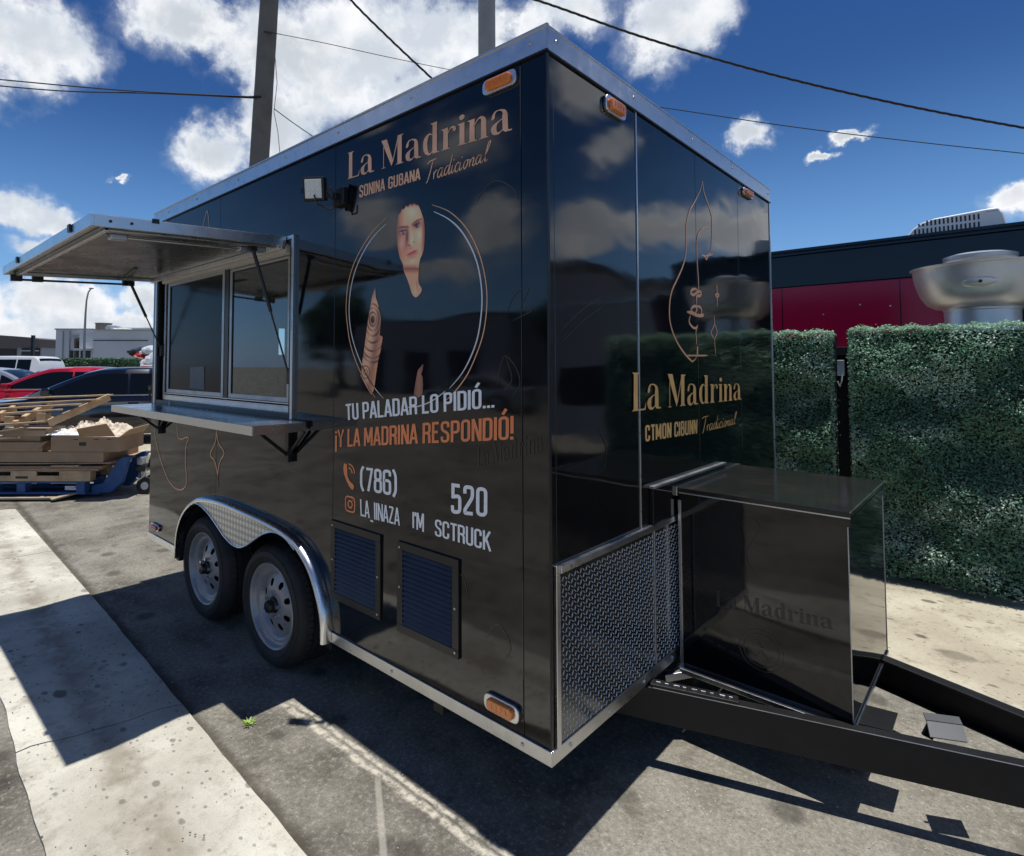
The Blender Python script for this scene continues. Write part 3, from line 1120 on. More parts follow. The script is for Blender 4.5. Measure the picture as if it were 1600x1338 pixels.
# front skin
for a, b, nm in ((0.0405, 0.622, 'front_panel'), (0.630, 1.2385, 'front_panel'), (1.241, 1.84, 'front_panel'), (1.8425, W_ - .002, 'front_panel')):
    MB().prism([(a, .345), (b, .345), (b, 2.52), (a, 2.52)], front, 0, -TH).build(nm, M_black, TR, bevel=0.0012, segs=1)
box(0.622, 0.630, -0.004, 0.01, .345, 2.52, 'seam_trim', M_alu, TR, bevel=0.001)
# backs: rear wall, right wall, roof, floor
MB().box(0.0405, .98, L_ - TH, L_, .345, 2.52).box(1.12, W_, L_ - TH, L_, .345, 2.52).box(.98, 1.12, L_ - TH, L_, .345, 1.60).box(.98, 1.12, L_ - TH, L_, 1.82, 2.52).build('rear_wall', M_black, TR)
MB().box(W_ - TH, W_, 0.0405, 0.9, .345, 2.52).box(W_ - TH, W_, 2.9, L_ - TH - .002, .345, 2.52).box(W_ - TH, W_, 0.902, 2.898, .345, 1.20).box(W_ - TH, W_, 0.902, 2.898, 2.10, 2.52).build('right_wall', M_black, TR)
box(0.02, W_ - .02, 0.02, L_ - .02, 2.545, 2.592, 'roof', M_alu_dull, TR)
MB().box(0.03, W_ - .03, 0.03, 1.10, .306, .345).box(.38, W_ - .38, 1.10, 2.77, .306, .345).box(.03, W_ - .03, 2.77, L_ - .03, .306, .345).build('floor', M_bsatin, TR)
box(.38, W_ - .38, .045, L_ - .05, .346, .36, 'floor_sheet', M_interior, TR)
# interior lining and fittings seen through the glass
box(.045, .052, .06, 1.40, .75, 2.49, 'wall_lining', M_interior, TR)
box(.06, W_ - .05, .045, .05, .75, 2.49, 'wall_lining', M_interior, TR)
MB().box(.06, .98, L_ - .052, L_ - .041, .37, 2.49).box(1.12, W_ - .05, L_ - .052, L_ - .041, .37, 2.49).box(.98, 1.12, L_ - .052, L_ - .041, .37, 1.60).box(.98, 1.12, L_ - .052, L_ - .041, 1.82, 2.49).build('wall_lining', M_interior, TR)
box(W_ - .052, W_ - .045, .06, .9, .37, 2.49, 'wall_lining', M_interior, TR)
MB().box(.06, W_ - .05, .06, L_ - .06, 2.50, 2.515).build('ceiling_lining', M_interior, TR)
box(W_ - .75, W_ - .06, 2.2, 2.9, .37, 1.95, 'refrigerator', M_steel, TR)
box(W_ - .70, W_ - .06, .3, 2.1, .37, 1.22, 'work_counter', M_steel, TR)
box(1.1, W_ - .06, .3, 1.7, 1.95, 2.30, 'exhaust_hood', M_steel, TR)

box(.30, .62, 2.86, 3.20, 1.22, 1.46, 'warming_cabinet', M_steel, TR)
box(.10, .60, 2.60, 3.24, 1.17, 1.20, 'inner_shelf', M_steel, TR)
box(.95, 1.02, 3.05, 3.12, 1.0, 1.95, 'wooden_post', M_wood, TR)
box(.62, .66, 3.10, 3.25, 1.95, 2.46, 'wall_cabinet', M_whitep, TR)
# trims: roof rail, bottom rail, corner
def rail(z0, z1, nm, d=0.006):
    box(-d, 0.0, -d, L_ + .004, z0, z1, nm, M_alu, TR, bevel=0.002)
    box(-d + .0005, W_ + .006, -d, 0.0, z0 + .0005, z1 - .0005, nm, M_alu, TR, bevel=0.002)
    box(-d, W_ + d, L_, L_ + d, z0 + .001, z1 - .001, nm, M_alu, TR, bevel=0.002)
    box(W_, W_ + d, 0.001, L_ - .001, z0 + .001, z1 - .001, nm, M_alu, TR, bevel=0.002)


rail(2.522, 2.600, 'roof_trim')
MB().box(-.012, 0, -.012, L_ + .01, 2.597, 2.603).box(0, W_ + .012, -.008, .004, 2.597, 2.603).build('roof_edge', M_alu, TR)
MB().box(-.010, 0, -.010, L_ + .01, 2.516, 2.522).box(.0, W_ + .008, -.008, .0, 2.516, 2.522).build('drip_edge', M_bframe, TR)
# bottom rail, interrupted at the wheel arch
box(-.008, 0, -.008, 1.118, .300, .345, 'bottom_trim', M_alu, TR, bevel=.002)
box(-.008, 0, 2.745, L_, .300, .345, 'bottom_trim', M_alu, TR, bevel=.002)
box(0.0005, W_ + .006, -.008, -.0003, .300, .345, 'bottom_trim', M_alu, TR, bevel=.002)
box(-.0045, .010, -.0045, .0, .345, 2.516, 'corner_trim', M_bframe, TR, bevel=.002)
box(W_ - .012, W_ + .003, -.004, .0, .345, 2.52, 'corner_trim', M_alu, TR, bevel=.001)
# rivets on the rails
riv = MB().cyl(side(0, 0, 0), side(0, 0, .004), .007, .005, 10)
r0 = riv.build('rivet', M_alu_dull, TR, smooth=True)
rpos = [(-.006, y, 2.565) for y in (.06, .62, 1.1, 1.55, 2.05, 2.6, 3.05)]
first = True
for p in rpos:
    o = r0 if first else r0.copy()
    if not first: COL.objects.link(o)
    o.location = p
    first = False
for x in (.05, .60, 1.2, 1.75, 2.40):
    o = r0.copy(); COL.objects.link(o); o.location = (x, -.006, 2.565); o.rotation_euler = (0, 0, PI / 2)
for x in (.10, .35, .62, .88):
    o = r0.copy(); COL.objects.link(o); o.location = (x, -.008, .322); o.rotation_euler = (0, 0, PI / 2)
for y in (.10, .72):
    o = r0.copy(); COL.objects.link(o); o.location = (-.008, y, .322)

# ---- diamond-plate stone guard
def diamond_plate():
    M_dp = pbr('tread_plate_base', (0.20, 0.20, 0.20), 0.16, 0.95, var=0.1, vscale=5, rvar=0.05)
    M_db = pbr('tread_plate_bars', (0.66, 0.66, 0.65), 0.34, 0.45)
    x0, x1, z0, z1 = .040, W_ - .04, .346, .868
    plate = box(x0, x1, -.004, -.0005, z0, z1, 'stone_guard', M_dp, TR, bevel=0)
    tag(plate, 'dark diamond tread plate with bright bars')
    mb = MB()
    s = 0.0180
    nz = int((z1 - z0) / s)
    nx = int((1.05 - x0) / s)
    for i in range(int((x1 - x0) / s)):
        if i * s + x0 > 1.75: break
        for j in range(nz):
            cx = x0 + (i + .5) * s
            cz = z0 + (j + .5) * s
            if cz > z1 - .02: continue
            ang = math.radians(64 if (i + j) % 2 == 0 else 140)
            ax = Vector((math.cos(ang), 0, math.sin(ang)))
            pr = Vector((-math.sin(ang), 0, math.cos(ang)))
            c = Vector((cx, -.004, cz))
            h = .0098
            w = .00130
            top = Vector((0, -.0022, 0))
            n = len(mb.v)
            mb.v += [tuple(c - ax * h), tuple(c - pr * w), tuple(c + ax * h), tuple(c + pr * w), tuple(c - ax * h * .6 + top), tuple(c + ax * h * .6 + top)]
            mb.f += [(n, n + 1, n + 4), (n, n + 4, n + 3), (n + 2, n + 5, n + 1), (n + 2, n + 3, n + 5), (n + 1, n + 5, n + 4), (n + 3, n + 4, n + 5)]
    o = mb.build('tread_bars', M_db, plate)
    o['kind'] = 'stuff'
    box(.020, .042, -.012, -.0004, .346, .892, 'guard_frame', M_alu, TR, bevel=.002)
    box(.0425, W_ - .02, -.016, -.0004, .866, .889, 'guard_frame', M_alu, TR, bevel=.002)
    box(.7245, .7345, -.009, -.0042, .3462, .8655, 'guard_strip', M_alu_dull, TR, bevel=.001)
    for x in (.10, .36, .64):
        o = r0.copy(); COL.objects.link(o); o.location = (x, -.012, .877); o.rotation_euler = (0, 0, PI / 2)


diamond_plate()

# ---- access panel and A-frame storage box on the front
box(.705, 1.52, -.016, -.0004, .892, 1.030, 'access_panel', M_black, TR, bevel=.002)
box(.702, 1.525, -.022, -.0004, 1.0305, 1.040, 'access_panel_rail', M_alu_dull, TR, bevel=.001)
BX0, BX1, BY0, BY1, BZ0, BZ1 = .925, 1.700, -.607, -.030, .268, .985
sb = box(BX0, BX1, BY0, BY1, BZ0, BZ1, 'storage_box', M_black, TR, bevel=.002)
box(BX0 - .006, BX1 + .010, BY0 - .008, BY1 + .003, BZ1 + .0005, BZ1 + .022, 'lid', pbr('dusty_black_lid', (0.014, 0.015, 0.015), 0.12, dirt=(0.05, 0.035, 0.025), dirt_amt=0.5, dscale=6), sb, bevel=.003)
MB().box(BX0 - .0065, BX1 + .0105, BY0 - .0092, BY0 - .0078, BZ1 + .019, BZ1 + .0228).box(BX0 - .0078, BX0 - .0058, BY0 - .009, BY1, BZ1 - .001, BZ1 + .003).build('lid_highlight', M_alu, sb)  # aluminium strips added as the bright highlight along the lid edges
MB().box(BX0 - .0015, BX0 + .0015, BY0 - .0015, BY0 + .0015, BZ0, BZ1 - .031).box(BX1 - .002, BX1 + .002, BY0 - .002, BY0 + .001, BZ0, BZ1 - .031).build('edge_bead', M_alu_dull, sb)
MB().box(BX0 - .007, BX0 - .001, BY0 - .006, BY1, BZ1 - .030, BZ1).box(BX0 + .0, BX1, BY0 - .008, BY0 - .0005, BZ1 - .030, BZ1 - .0005).build('lid_flange', M_black, sb, bevel=.001)
box(BX0 - .016, BX1 + .02, BY1 + .004, BY1 + .028, BZ1 - .012, BZ1 + .026, 'hinge_trim', M_steel, sb, bevel=.002)
box(BX0 - .006, BX0 + .004, BY1 - .006, BY1 + .006, BZ0, BZ1 - .03, 'corner_trim', M_alu, sb, bevel=.001)
box(BX0 - .030, BX0 - .0005, BY0 + .05, BY1, BZ0 - .006, BZ0 + .012, 'bottom_trim', M_alu, sb, bevel=.001)
box(BX0 + .0, BX1, BY0 - .006, BY0 - .0005, BZ0 - .004, BZ0 + .008, 'bottom_trim', M_alu, sb, bevel=.001)
MB().cyl((BX0 + .01, -.030, .262), (BX0 + .01, -.005, .262), .014, n=12).build('mounting_bolt', M_alu, TR, smooth=True)

M_ghost_refl = pbr('faint_grey_reflection', (0.030, 0.029, 0.027), .25)  # reflection on the box face, painted as dark grey lettering and emblem


def box_side(a, b, d=0.0):
    return Vector((BX0 - d, a, b))


serif_text('La Madrina', [(-.165, .625), (-.560, .640), (-.560, .590), (-.165, .560)], box_side, 'faint_lettering', M_ghost_refl, sb)
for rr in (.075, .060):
    curve_ribbon([(-.325 - rr * math.cos(k * PI / 10), .440 + rr * math.sin(k * PI / 10)) for k in range(21)], .003, box_side, 'reflected_emblem', M_ghost_refl, sb, n=2)
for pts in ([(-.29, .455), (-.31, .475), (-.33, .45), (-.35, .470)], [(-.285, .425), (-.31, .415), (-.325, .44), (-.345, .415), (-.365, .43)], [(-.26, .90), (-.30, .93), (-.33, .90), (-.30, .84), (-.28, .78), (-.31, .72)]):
    curve_ribbon(pts, .003, box_side, 'reflected_emblem', M_ghost_refl, sb)

# ---- tongue
HX, HY = 1.235, -1.42
ZTOP, BH = .292, .125


def beam(x0, y0, x1, y1, nm):
    d = Vector((x1 - x0, y1 - y0, 0)).normalized()
    nrm = Vector((-d.y, d.x, 0))
    prof = [(-.025, -BH), (.025, -BH), (.025, -BH + .008), (-.018, -BH + .008), (-.018, -.008), (.025, -.008), (.025, 0), (-.025, 0)]
    mb = MB()
    k = len(mb.v)
    sgn = 1 if nm == 'near' else -1
    for e in ((x0, y0), (x1, y1)):
        for a, b in prof:
            mb.v.append(tuple(Vector((e[0], e[1], ZTOP + b)) + nrm * a * sgn))
    m = len(prof)
    mb.f.append(tuple(range(m)))
    mb.f.append(tuple(range(2 * m - 1, m - 1, -1)))
    for i in range(m):
        j = (i + 1) % m
        mb.f.append((i, m + i, m + j, j))
    return mb.build('tongue_beam', M_bsatin, TR, bevel=.003)


beam(.555, .30, 1.205, HY, 'near')
beam(1.905, .30, 1.265, HY, 'far')
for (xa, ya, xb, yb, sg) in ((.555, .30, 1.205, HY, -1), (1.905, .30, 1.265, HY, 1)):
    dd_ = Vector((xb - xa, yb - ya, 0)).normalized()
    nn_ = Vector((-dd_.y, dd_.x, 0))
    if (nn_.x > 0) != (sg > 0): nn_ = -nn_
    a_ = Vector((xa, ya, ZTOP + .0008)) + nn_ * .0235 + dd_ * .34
    MB().bar(a_, Vector((xb, yb, ZTOP + .0008)) + nn_ * .0235, .003, .0016).build('edge_highlight', M_alu_dull, TR)
# strips above stand in for edge highlights; below, the angle cleat welded on top
d = Vector((1.205 - .555, HY - .30, 0)).normalized()
nrm = Vector((-d.y, d.x, 0))
p0 = Vector((.555, .30, ZTOP)) + d * .33
MB().bar(p0 + Vector((0, 0, .007)), p0 + d * .30 + Vector((0, 0, .007)), .045, .012).build('weld_cleat', M_bsatin, TR, bevel=.002)
wb = MB()
for k in range(9):
    q = p0 + d * (.02 + k * .031) - nrm * .0 + Vector((0, 0, .014))
    wb.bar(q, q + d * (.012 + .014 * random.random()), .006, .005)
wb.build('weld_bead', M_alu, TR, bevel=.001)
box(.93, 1.70, -.075, -.035, .215, .258, 'cross_member', M_bsatin, TR)
box(1.0, 1.58, -.40, -.36, .20, .245, 'cross_member', M_bsatin, TR)
MB().bar((.86, .02, .24), (.98, -.10, .27), .035, .03).build('bracket', M_alu_dull, TR, bevel=.002)
for yy in (.5, 1.2, 2.9):
    box(.05, W_ - .05, yy, yy + .05, .22, .300, 'cross_member', M_bsatin, TR)
# plate under the front edge of the box, small folded steel step on the near beam
MB().prism([(.98, -.60), (1.14, -.60), (1.16, -.70), (1.01, -.70)], lambda a, b, z: Vector((a, b, z)), .262, .268).build('mount_plate', M_bsatin, TR)
st = MB()
b0 = Vector((1.000, -.800, .296))
dx = Vector((.080, .022, 0)); dy = Vector((.050, -.088, 0))
st.quad(b0, b0 + dy, b0 + dy + dx * .5 + Vector((0, 0, .030)), b0 + dx * .5 + Vector((0, 0, .030)))
st.quad(b0 + dx * .5 + Vector((0, 0, .030)), b0 + dy + dx * .5 + Vector((0, 0, .030)), b0 + dy + dx + Vector((0, 0, .034)), b0 + dx + Vector((0, 0, .034)))
so_ = st.build('chain_bracket', pbr('bracket_grey', (0.11, 0.113, 0.118), 0.45, 0.3, var=.15, dirt=(.06, .055, .05), dirt_amt=.6), TR)
sm = so_.modifiers.new('thick', 'SOLIDIFY'); sm.thickness = .006
MB().bar(b0 + dx * .5 + Vector((0, 0, -.02)), b0 + dx * .5 + dy * .2 + Vector((0, 0, .025)), .01, .03).build('bracket_leg', M_bsatin, TR)
# coupler, jack, safety chains just past the frame
MB().box(1.185, 1.285, -1.52, -1.38, .20, .292).build('coupler_plate', M_bsatin, TR, bevel=.004)
MB().box(1.20, 1.27, -1.66, -1.52, .215, .285).cyl((1.235, -1.68, .20), (1.235, -1.68, .29), .045, n=20).build('coupler', M_bsatin, TR, bevel=.004)
jk = MB().cyl((1.235, -1.26, .05), (1.235, -1.26, .72), .030, n=18).cyl((1.235, -1.26, .02), (1.235, -1.26, .05), .075, n=18).box(1.15, 1.32, -1.33, -1.19, .300, .312).build('jack', M_bsatin, TR, smooth=True)
MB().tube([(1.235, -1.26, .70), (1.15, -1.26, .70), (1.13, -1.26, .66), (1.13, -1.26, .60)], .008).build('crank', M_alu_dull, jk, smooth=True)
# ---- wheel arches
def arch_fender():
    pp = [(p.x, p.y) for p in catmull([(a, b, 0) for a, b in ARCH], 5)]
    # flare: wall line -> bulge -> lip
    rings = [(0.0, .016), (.004, .017), (.030, .015), (.044, .010), (.051, .003), (.053, -.006), (.050, -.012), (.046, -.008), (.0, -.006)]
    cy, cz = 1.94, .30
    mb = MB()
    m = len(pp)
    nr = []
    for i in range(m):
        a = Vector(pp[max(i - 1, 0)]); b = Vector(pp[min(i + 1, m - 1)])
        t = (b - a).normalized()
        n = Vector((-t.y, t.x))
        nr.append(n)
    for i, (y, z) in enumerate(pp):
        for (dep, o) in rings:
            q = Vector((y, z)) + nr[i] * o
            mb.v.append(tuple(side(q.x, q.y, dep)))
    R_ = len(rings)
    for i in range(m - 1):
        for j in range(R_ - 1):
            a = i * R_ + j
            mb.f.append((a, a + 1, a + R_ + 1, a + R_))
    mb.f.append(tuple(range(R_))); mb.f.append(tuple((m - 1) * R_ + j for j in range(R_ - 1, -1, -1)))
    fo = mb.build('fender', M_chrome, TR, smooth=True, angle=60)
    tag(fo, 'polished aluminium tandem wheel arch trim')
    # engine-turned centre skirt
    bot = [(2.53, .655), (2.46, .690), (2.36, .685), (2.24, .650), (2.14, .605), (2.06, .570), (1.97, .548), (1.89, .550), (1.81, .580), (1.73, .625), (1.64, .672), (1.54, .700), (1.44, .692), (1.36, .655)]
    bot = [(p.x, p.y) for p in catmull([(a, b, 0) for a, b in bot], 4)]
    top = [(1.40, .688), (1.50, .715), (1.60, .724), (1.85, .737), (2.15, .744), (2.38, .724), (2.49, .690)]
    MB().prism(bot + top, side, .046, .041).build('skirt', M_swirl, fo)
    for i in range(len(bot) - 1):
        pass
    mb = MB()
    mb.tube([side(a, b, .048) for a, b in bot], .0045, 6)
    mb.build('skirt_beading', M_chrome, fo, smooth=True)
    # inner wheel tub
    mb = MB()
    for i, (y, z) in enumerate(pp):
        mb.v.append(tuple(side(y, z - .016, .0))); mb.v.append(tuple(side(y, z - .016, -.36)))
    for i in range(m - 1):
        mb.f.append((2 * i, 2 * i + 1, 2 * i + 3, 2 * i + 2))
    k = len(mb.v)
    mb.v += [tuple(side(y, z - .016, -.36)) for y, z in pp]
    mb.f.append(tuple(range(k, k + m)))
    mb.build('wheel_tub', M_dark, TR)


arch_fender()


def wheel(cy, nm='wheel'):
    R = .300
    cz = .300
    c = Vector((0.0, cy, cz))
    ax = (-1, 0, 0)
    # rim: dish with flange
    prof = [(.150, -.17), (.188, -.165), (.206, -.155), (.208, -.148)]
    rim_p = [(.208, -.012), (.210, -.005), (.205, .000), (.199, -.002), (.194, -.014), (.188, -.026), (.181, -.030), (.172, -.031), (.163, -.034), (.155, -.046), (.148, -.056)]
    mb = MB().lathe(rim_p, c, ax, 64)
    # dish with oval holes
    n = 96
    r_in, r_out = .032, .1485
    import_rings = 22
    # grid of polar cells, leaving out holes
    def dish_h(r):
        return -.056 + .030 * math.cos(min(1, max(0, (r - .060) / (r_out - .060))) * PI / 2)
    k = len(mb.v)
    base_a = Vector((0, 1, 0)); base_b = Vector((0, 0, 1))
    rs = [r_in + (r_out - r_in) * i / import_rings for i in range(import_rings + 1)]
    for r in rs:
        for j in range(n):
            t = 2 * PI * j / n
            mb.v.append(tuple(c + Vector((-dish_h(r), 0, 0)) + base_a * math.cos(t) * r + base_b * math.sin(t) * r))
    holes = 8
    hr = .108
    for i in range(import_rings):
        for j in range(n):
            t = 2 * PI * (j + .5) / n
            r = (rs[i] + rs[i + 1]) / 2
            ta = (t * holes / (2 * PI)) % 1.0
            da = (ta - .5) * 2 * PI / holes * r
            if (da / .0150) ** 2 + ((r - hr) / .0190) ** 2 < 1.0:
                continue
            j2 = (j + 1) % n
            a = k + i * n
            mb.f.append((a + j, a + j2, a + n + j2, a + n + j))
    w = mb.build(nm, M_rim, TR, smooth=True, angle=50)
    # dark drum behind
    MB().lathe([(.0, -.13), (.150, -.13), (.158, -.20)], c, ax, 32).build('brake_drum', M_dark, w)
    # tyre: full carcass
    tp = [(.206, -.012), (.212, -.004), (.225, .006), (.245, .011), (.262, .009), (.276, .001), (.286, -.010), (.294, -.022), (.299, -.040),
          (.3000, -.060), (.3000, -.066), (.292, -.067), (.292, -.075), (.3005, -.076), (.3005, -.103), (.292, -.104), (.292, -.112), (.3000, -.113),
          (.3000, -.140), (.299, -.148), (.290, -.166), (.270, -.188), (.240, -.196), (.206, -.178), (.200, -.150), (.200, -.03)]
    tyre = MB().lathe(tp, c, ax, 72, close=True)
    ty = tyre.build('tyre', M_rubber, w, smooth=True, angle=40)
    # tread shoulder blocks
    tb = MB()
    for q in range(60):
        t0 = 2 * PI * q / 60
        for (dep0, dep1, r) in ((-.024, -.058, .2995), (-.142, -.170, .2985)):
            a0 = t0; a1 = t0 + 2 * PI / 60 * .72
            pts = []
            for (aa, dp, rr) in ((a0, dep0, r - .008), (a1, dep0, r - .008), (a1, dep1, r + .002), (a0, dep1, r + .002)):
                pts.append(c + Vector((-dp, 0, 0)) + Vector((0, math.cos(aa), math.sin(aa))) * rr)
            tb.quad(*pts)
    o = tb.build('tread', M_rubber, w)
    sm = o.modifiers.new('thick', 'SOLIDIFY'); sm.thickness = .006; sm.offset = 0
    o['kind'] = 'stuff'
    MB().lathe([(.236, .0120), (.2375, .0135), (.239, .0120)], c, ax, 64).lathe([(.268, .0075), (.2695, .0090), (.271, .0065)], c, ax, 64).build('sidewall_rib', M_rubber, w, smooth=True)
    # hub
    MB().lathe([(.040, -.028), (.038, -.016), (.031, -.010), (.031, .010), (.026, .017), (.0, .019)], c, ax, 28).build('hub', M_bframe, w, smooth=True, angle=40)
    for q in range(5):
        t = 2 * PI * q / 5 + .5
        p = c + Vector((0.028, math.cos(t) * .0565, math.sin(t) * .0565))
        nut = MB().cyl(p, p + Vector((-.026, 0, 0)), .0085, .0075, 6).build('lug_nut', M_chrome, w)
    # valve stem
    p = c + Vector((.055, .13, -.06))
    MB().cyl(p, p + Vector((-.012, .004, -.002)), .003, n=8).build('valve', M_rubber, w)
    return w


w1 = wheel(1.655)
w2 = wheel(2.425)
for src, cy in ((w1, 1.655), (w2, 2.425)):
    o = copy_tree(src, TR)
    o.location = (W_, 2 * cy, 0)
    o.rotation_euler = (0, 0, PI)
MB().cyl((.2, 1.655, .30), (2.24, 1.655, .30), .03, n=12).build('axle', M_bsatin, TR, smooth=True)
MB().cyl((.2, 2.425, .30), (2.24, 2.425, .30), .03, n=12).build('axle', M_bsatin, TR, smooth=True)

# ---- louvred vents
def vent(y0, y1, z0, z1):
    """y0 > y1: picture left to right"""
    a, b = y1, y0
    fw = .030
    mb = MB()
    mb.box(-.010, -.0005, a, b, z0, z0 + fw).box(-.010, -.0005, a, b, z1 - fw, z1)
    mb.box(-.0095, -.0005, a, a + fw, z0 + fw, z1 - fw).box(-.0095, -.0005, b - fw, b, z0 + fw, z1 - fw)
    v = mb.build('vent', M_bframe, TR, bevel=.0012)
    box(-.0012, -.0004, a + fw, b - fw, z0 + fw, z1 - fw, 'vent_backing', M_dark, v, bevel=0)
    n = 15
    hh = (z1 - z0 - 2 * fw) / n
    for i in range(n):
        zz = z0 + fw + i * hh
        mb = MB()
        e0, e1 = zz + .0035, zz + hh * .86
        mb.quad(side(a + fw, e0, .0120), side(b - fw, e0, .0120), side(b - fw, e1, .0022), side(a + fw, e1, .0022))
        mb.quad(side(a + fw, e0, .0120), side(b - fw, e0, .0120), side(b - fw, e0 - .0005, .0030), side(a + fw, e0 - .0005, .0030))
        mb.build('slat', M_louver, v)
    for (yy, zz) in ((a + .015, z0 + .02), (b - .015, (z0 + z1) / 2), (a + .015, (z0 + z1) / 2), (b - .015, z1 - .02)):
        MB().cyl(side(yy, zz, .009), side(yy, zz, .013), .0045, n=8).build('screw', M_alu_dull, v)


vent(1.128, .792, .494, .830)
vent(.690, .370, .488, .830)

# ---- marker lights
def light(fn, a0, a1, b0, b1, lens=M_amber, nm='marker_light', base=M_alu):
    r = (b1 - b0) * .45
    o1 = roundpath([(a0, b0), (a1, b0), (a1, b1), (a0, b1)], r, True, 5)
    e = (b1 - b0) * .17
    lx = (a1 - a0) * .13
    o2 = roundpath([(a0 + lx, b0 + e), (a1 - lx, b0 + e), (a1 - lx, b1 - e), (a0 + lx, b1 - e)], r * .6, True, 4)
    b = MB().prism([(p.x, p.y) for p in o1], fn, .0004, .014).build(nm, base, TR, bevel=.003)
    MB().prism([(p.x, p.y) for p in o2], fn, .0125, .026).build('lens', lens, b, bevel=.005, segs=3)
    mb = MB()
    m0, m1 = a0 + (a1 - a0) * .3, a1 - (a1 - a0) * .3
    for k in range(4):
        a = m0 + (m1 - m0) * k / 3
        mb.box(*(sorted((fn(a - .001, 0, .026).x, fn(a + .001, 0, .0275).x))), *(sorted((fn(a - .001, 0, .026).y, fn(a + .001, 0, .0275).y))), b0 + (b1 - b0) * .35, b1 - (b1 - b0) * .35)
    mb.build('lens_rib', lens, b)
    return b


light(side, .108, .254, 2.448, 2.502)
light(side, .110, .253, .374, .430)
light(side, 3.10, 3.235, .380, .425, M_redlens)
light(front, .366, .522, 2.440, 2.505)
light(front, 1.915, 2.075, 2.458, 2.502)

# ---- floodlight on the side wall
def floodlight():
    c = Vector((-.118, 1.130, 2.290))
    # head tilted down and outward
    ax = Vector((-.42, -.32, -.10)).normalized()          # facing direction
    rt = ax.cross(Vector((0, 0, 1))).normalized()
    up = rt.cross(ax).normalized()
    w, h, t = .098, .104, .030
    o = c - rt * w / 2 - up * h / 2 - ax * t
    head = MB().obox(o, rt * w, up * h, ax * t).build('floodlight', M_bframe, TR, bevel=.006)
    MB().obox(c - rt * .038 - up * .041, rt * .076, up * .082, ax * .003).build('lamp_glass', M_led, head, bevel=.002)
    mb = MB()
    for k in range(3):
        for j in range(3):
            p = c + rt * (-.022 + k * .022) + up * (-.022 + j * .022)
            mb.obox(p - rt * .007 - up * .007 + ax * .0032, rt * .014, up * .014, ax * .001)
    mb.build('led_chip', M_amber if False else M_paper, head)
    for k in range(6):
        p = c - ax * t - rt * .05 + rt * (k * .02)
        MB().obox(p - up * .05, rt * .004, up * .1, -ax * .012).build('cooling_fin', M_bframe, head)
    MB().bar(c - rt * .062 - ax * .02, Vector((-.04, 1.075, 2.262)), .006, .03).bar(c + rt * .062 - ax * .02, Vector((-.04, 1.075, 2.262)), .006, .03).bar((-.05, 1.075, 2.262), (0, 1.075, 2.262), .03, .03).build('bracket', M_bframe, head, bevel=.002)
    MB().box(-.030, -.0005, 1.03, 1.12, 2.225, 2.30).build('junction_box', M_bframe, head, bevel=.004)
    MB().tube([(-.03, 1.06, 2.24), (-.06, 1.08, 2.20), (-.11, 1.11, 2.22), (-.12, 1.12, 2.26)], .004).build('cable', M_bframe, head, smooth=True)


floodlight()

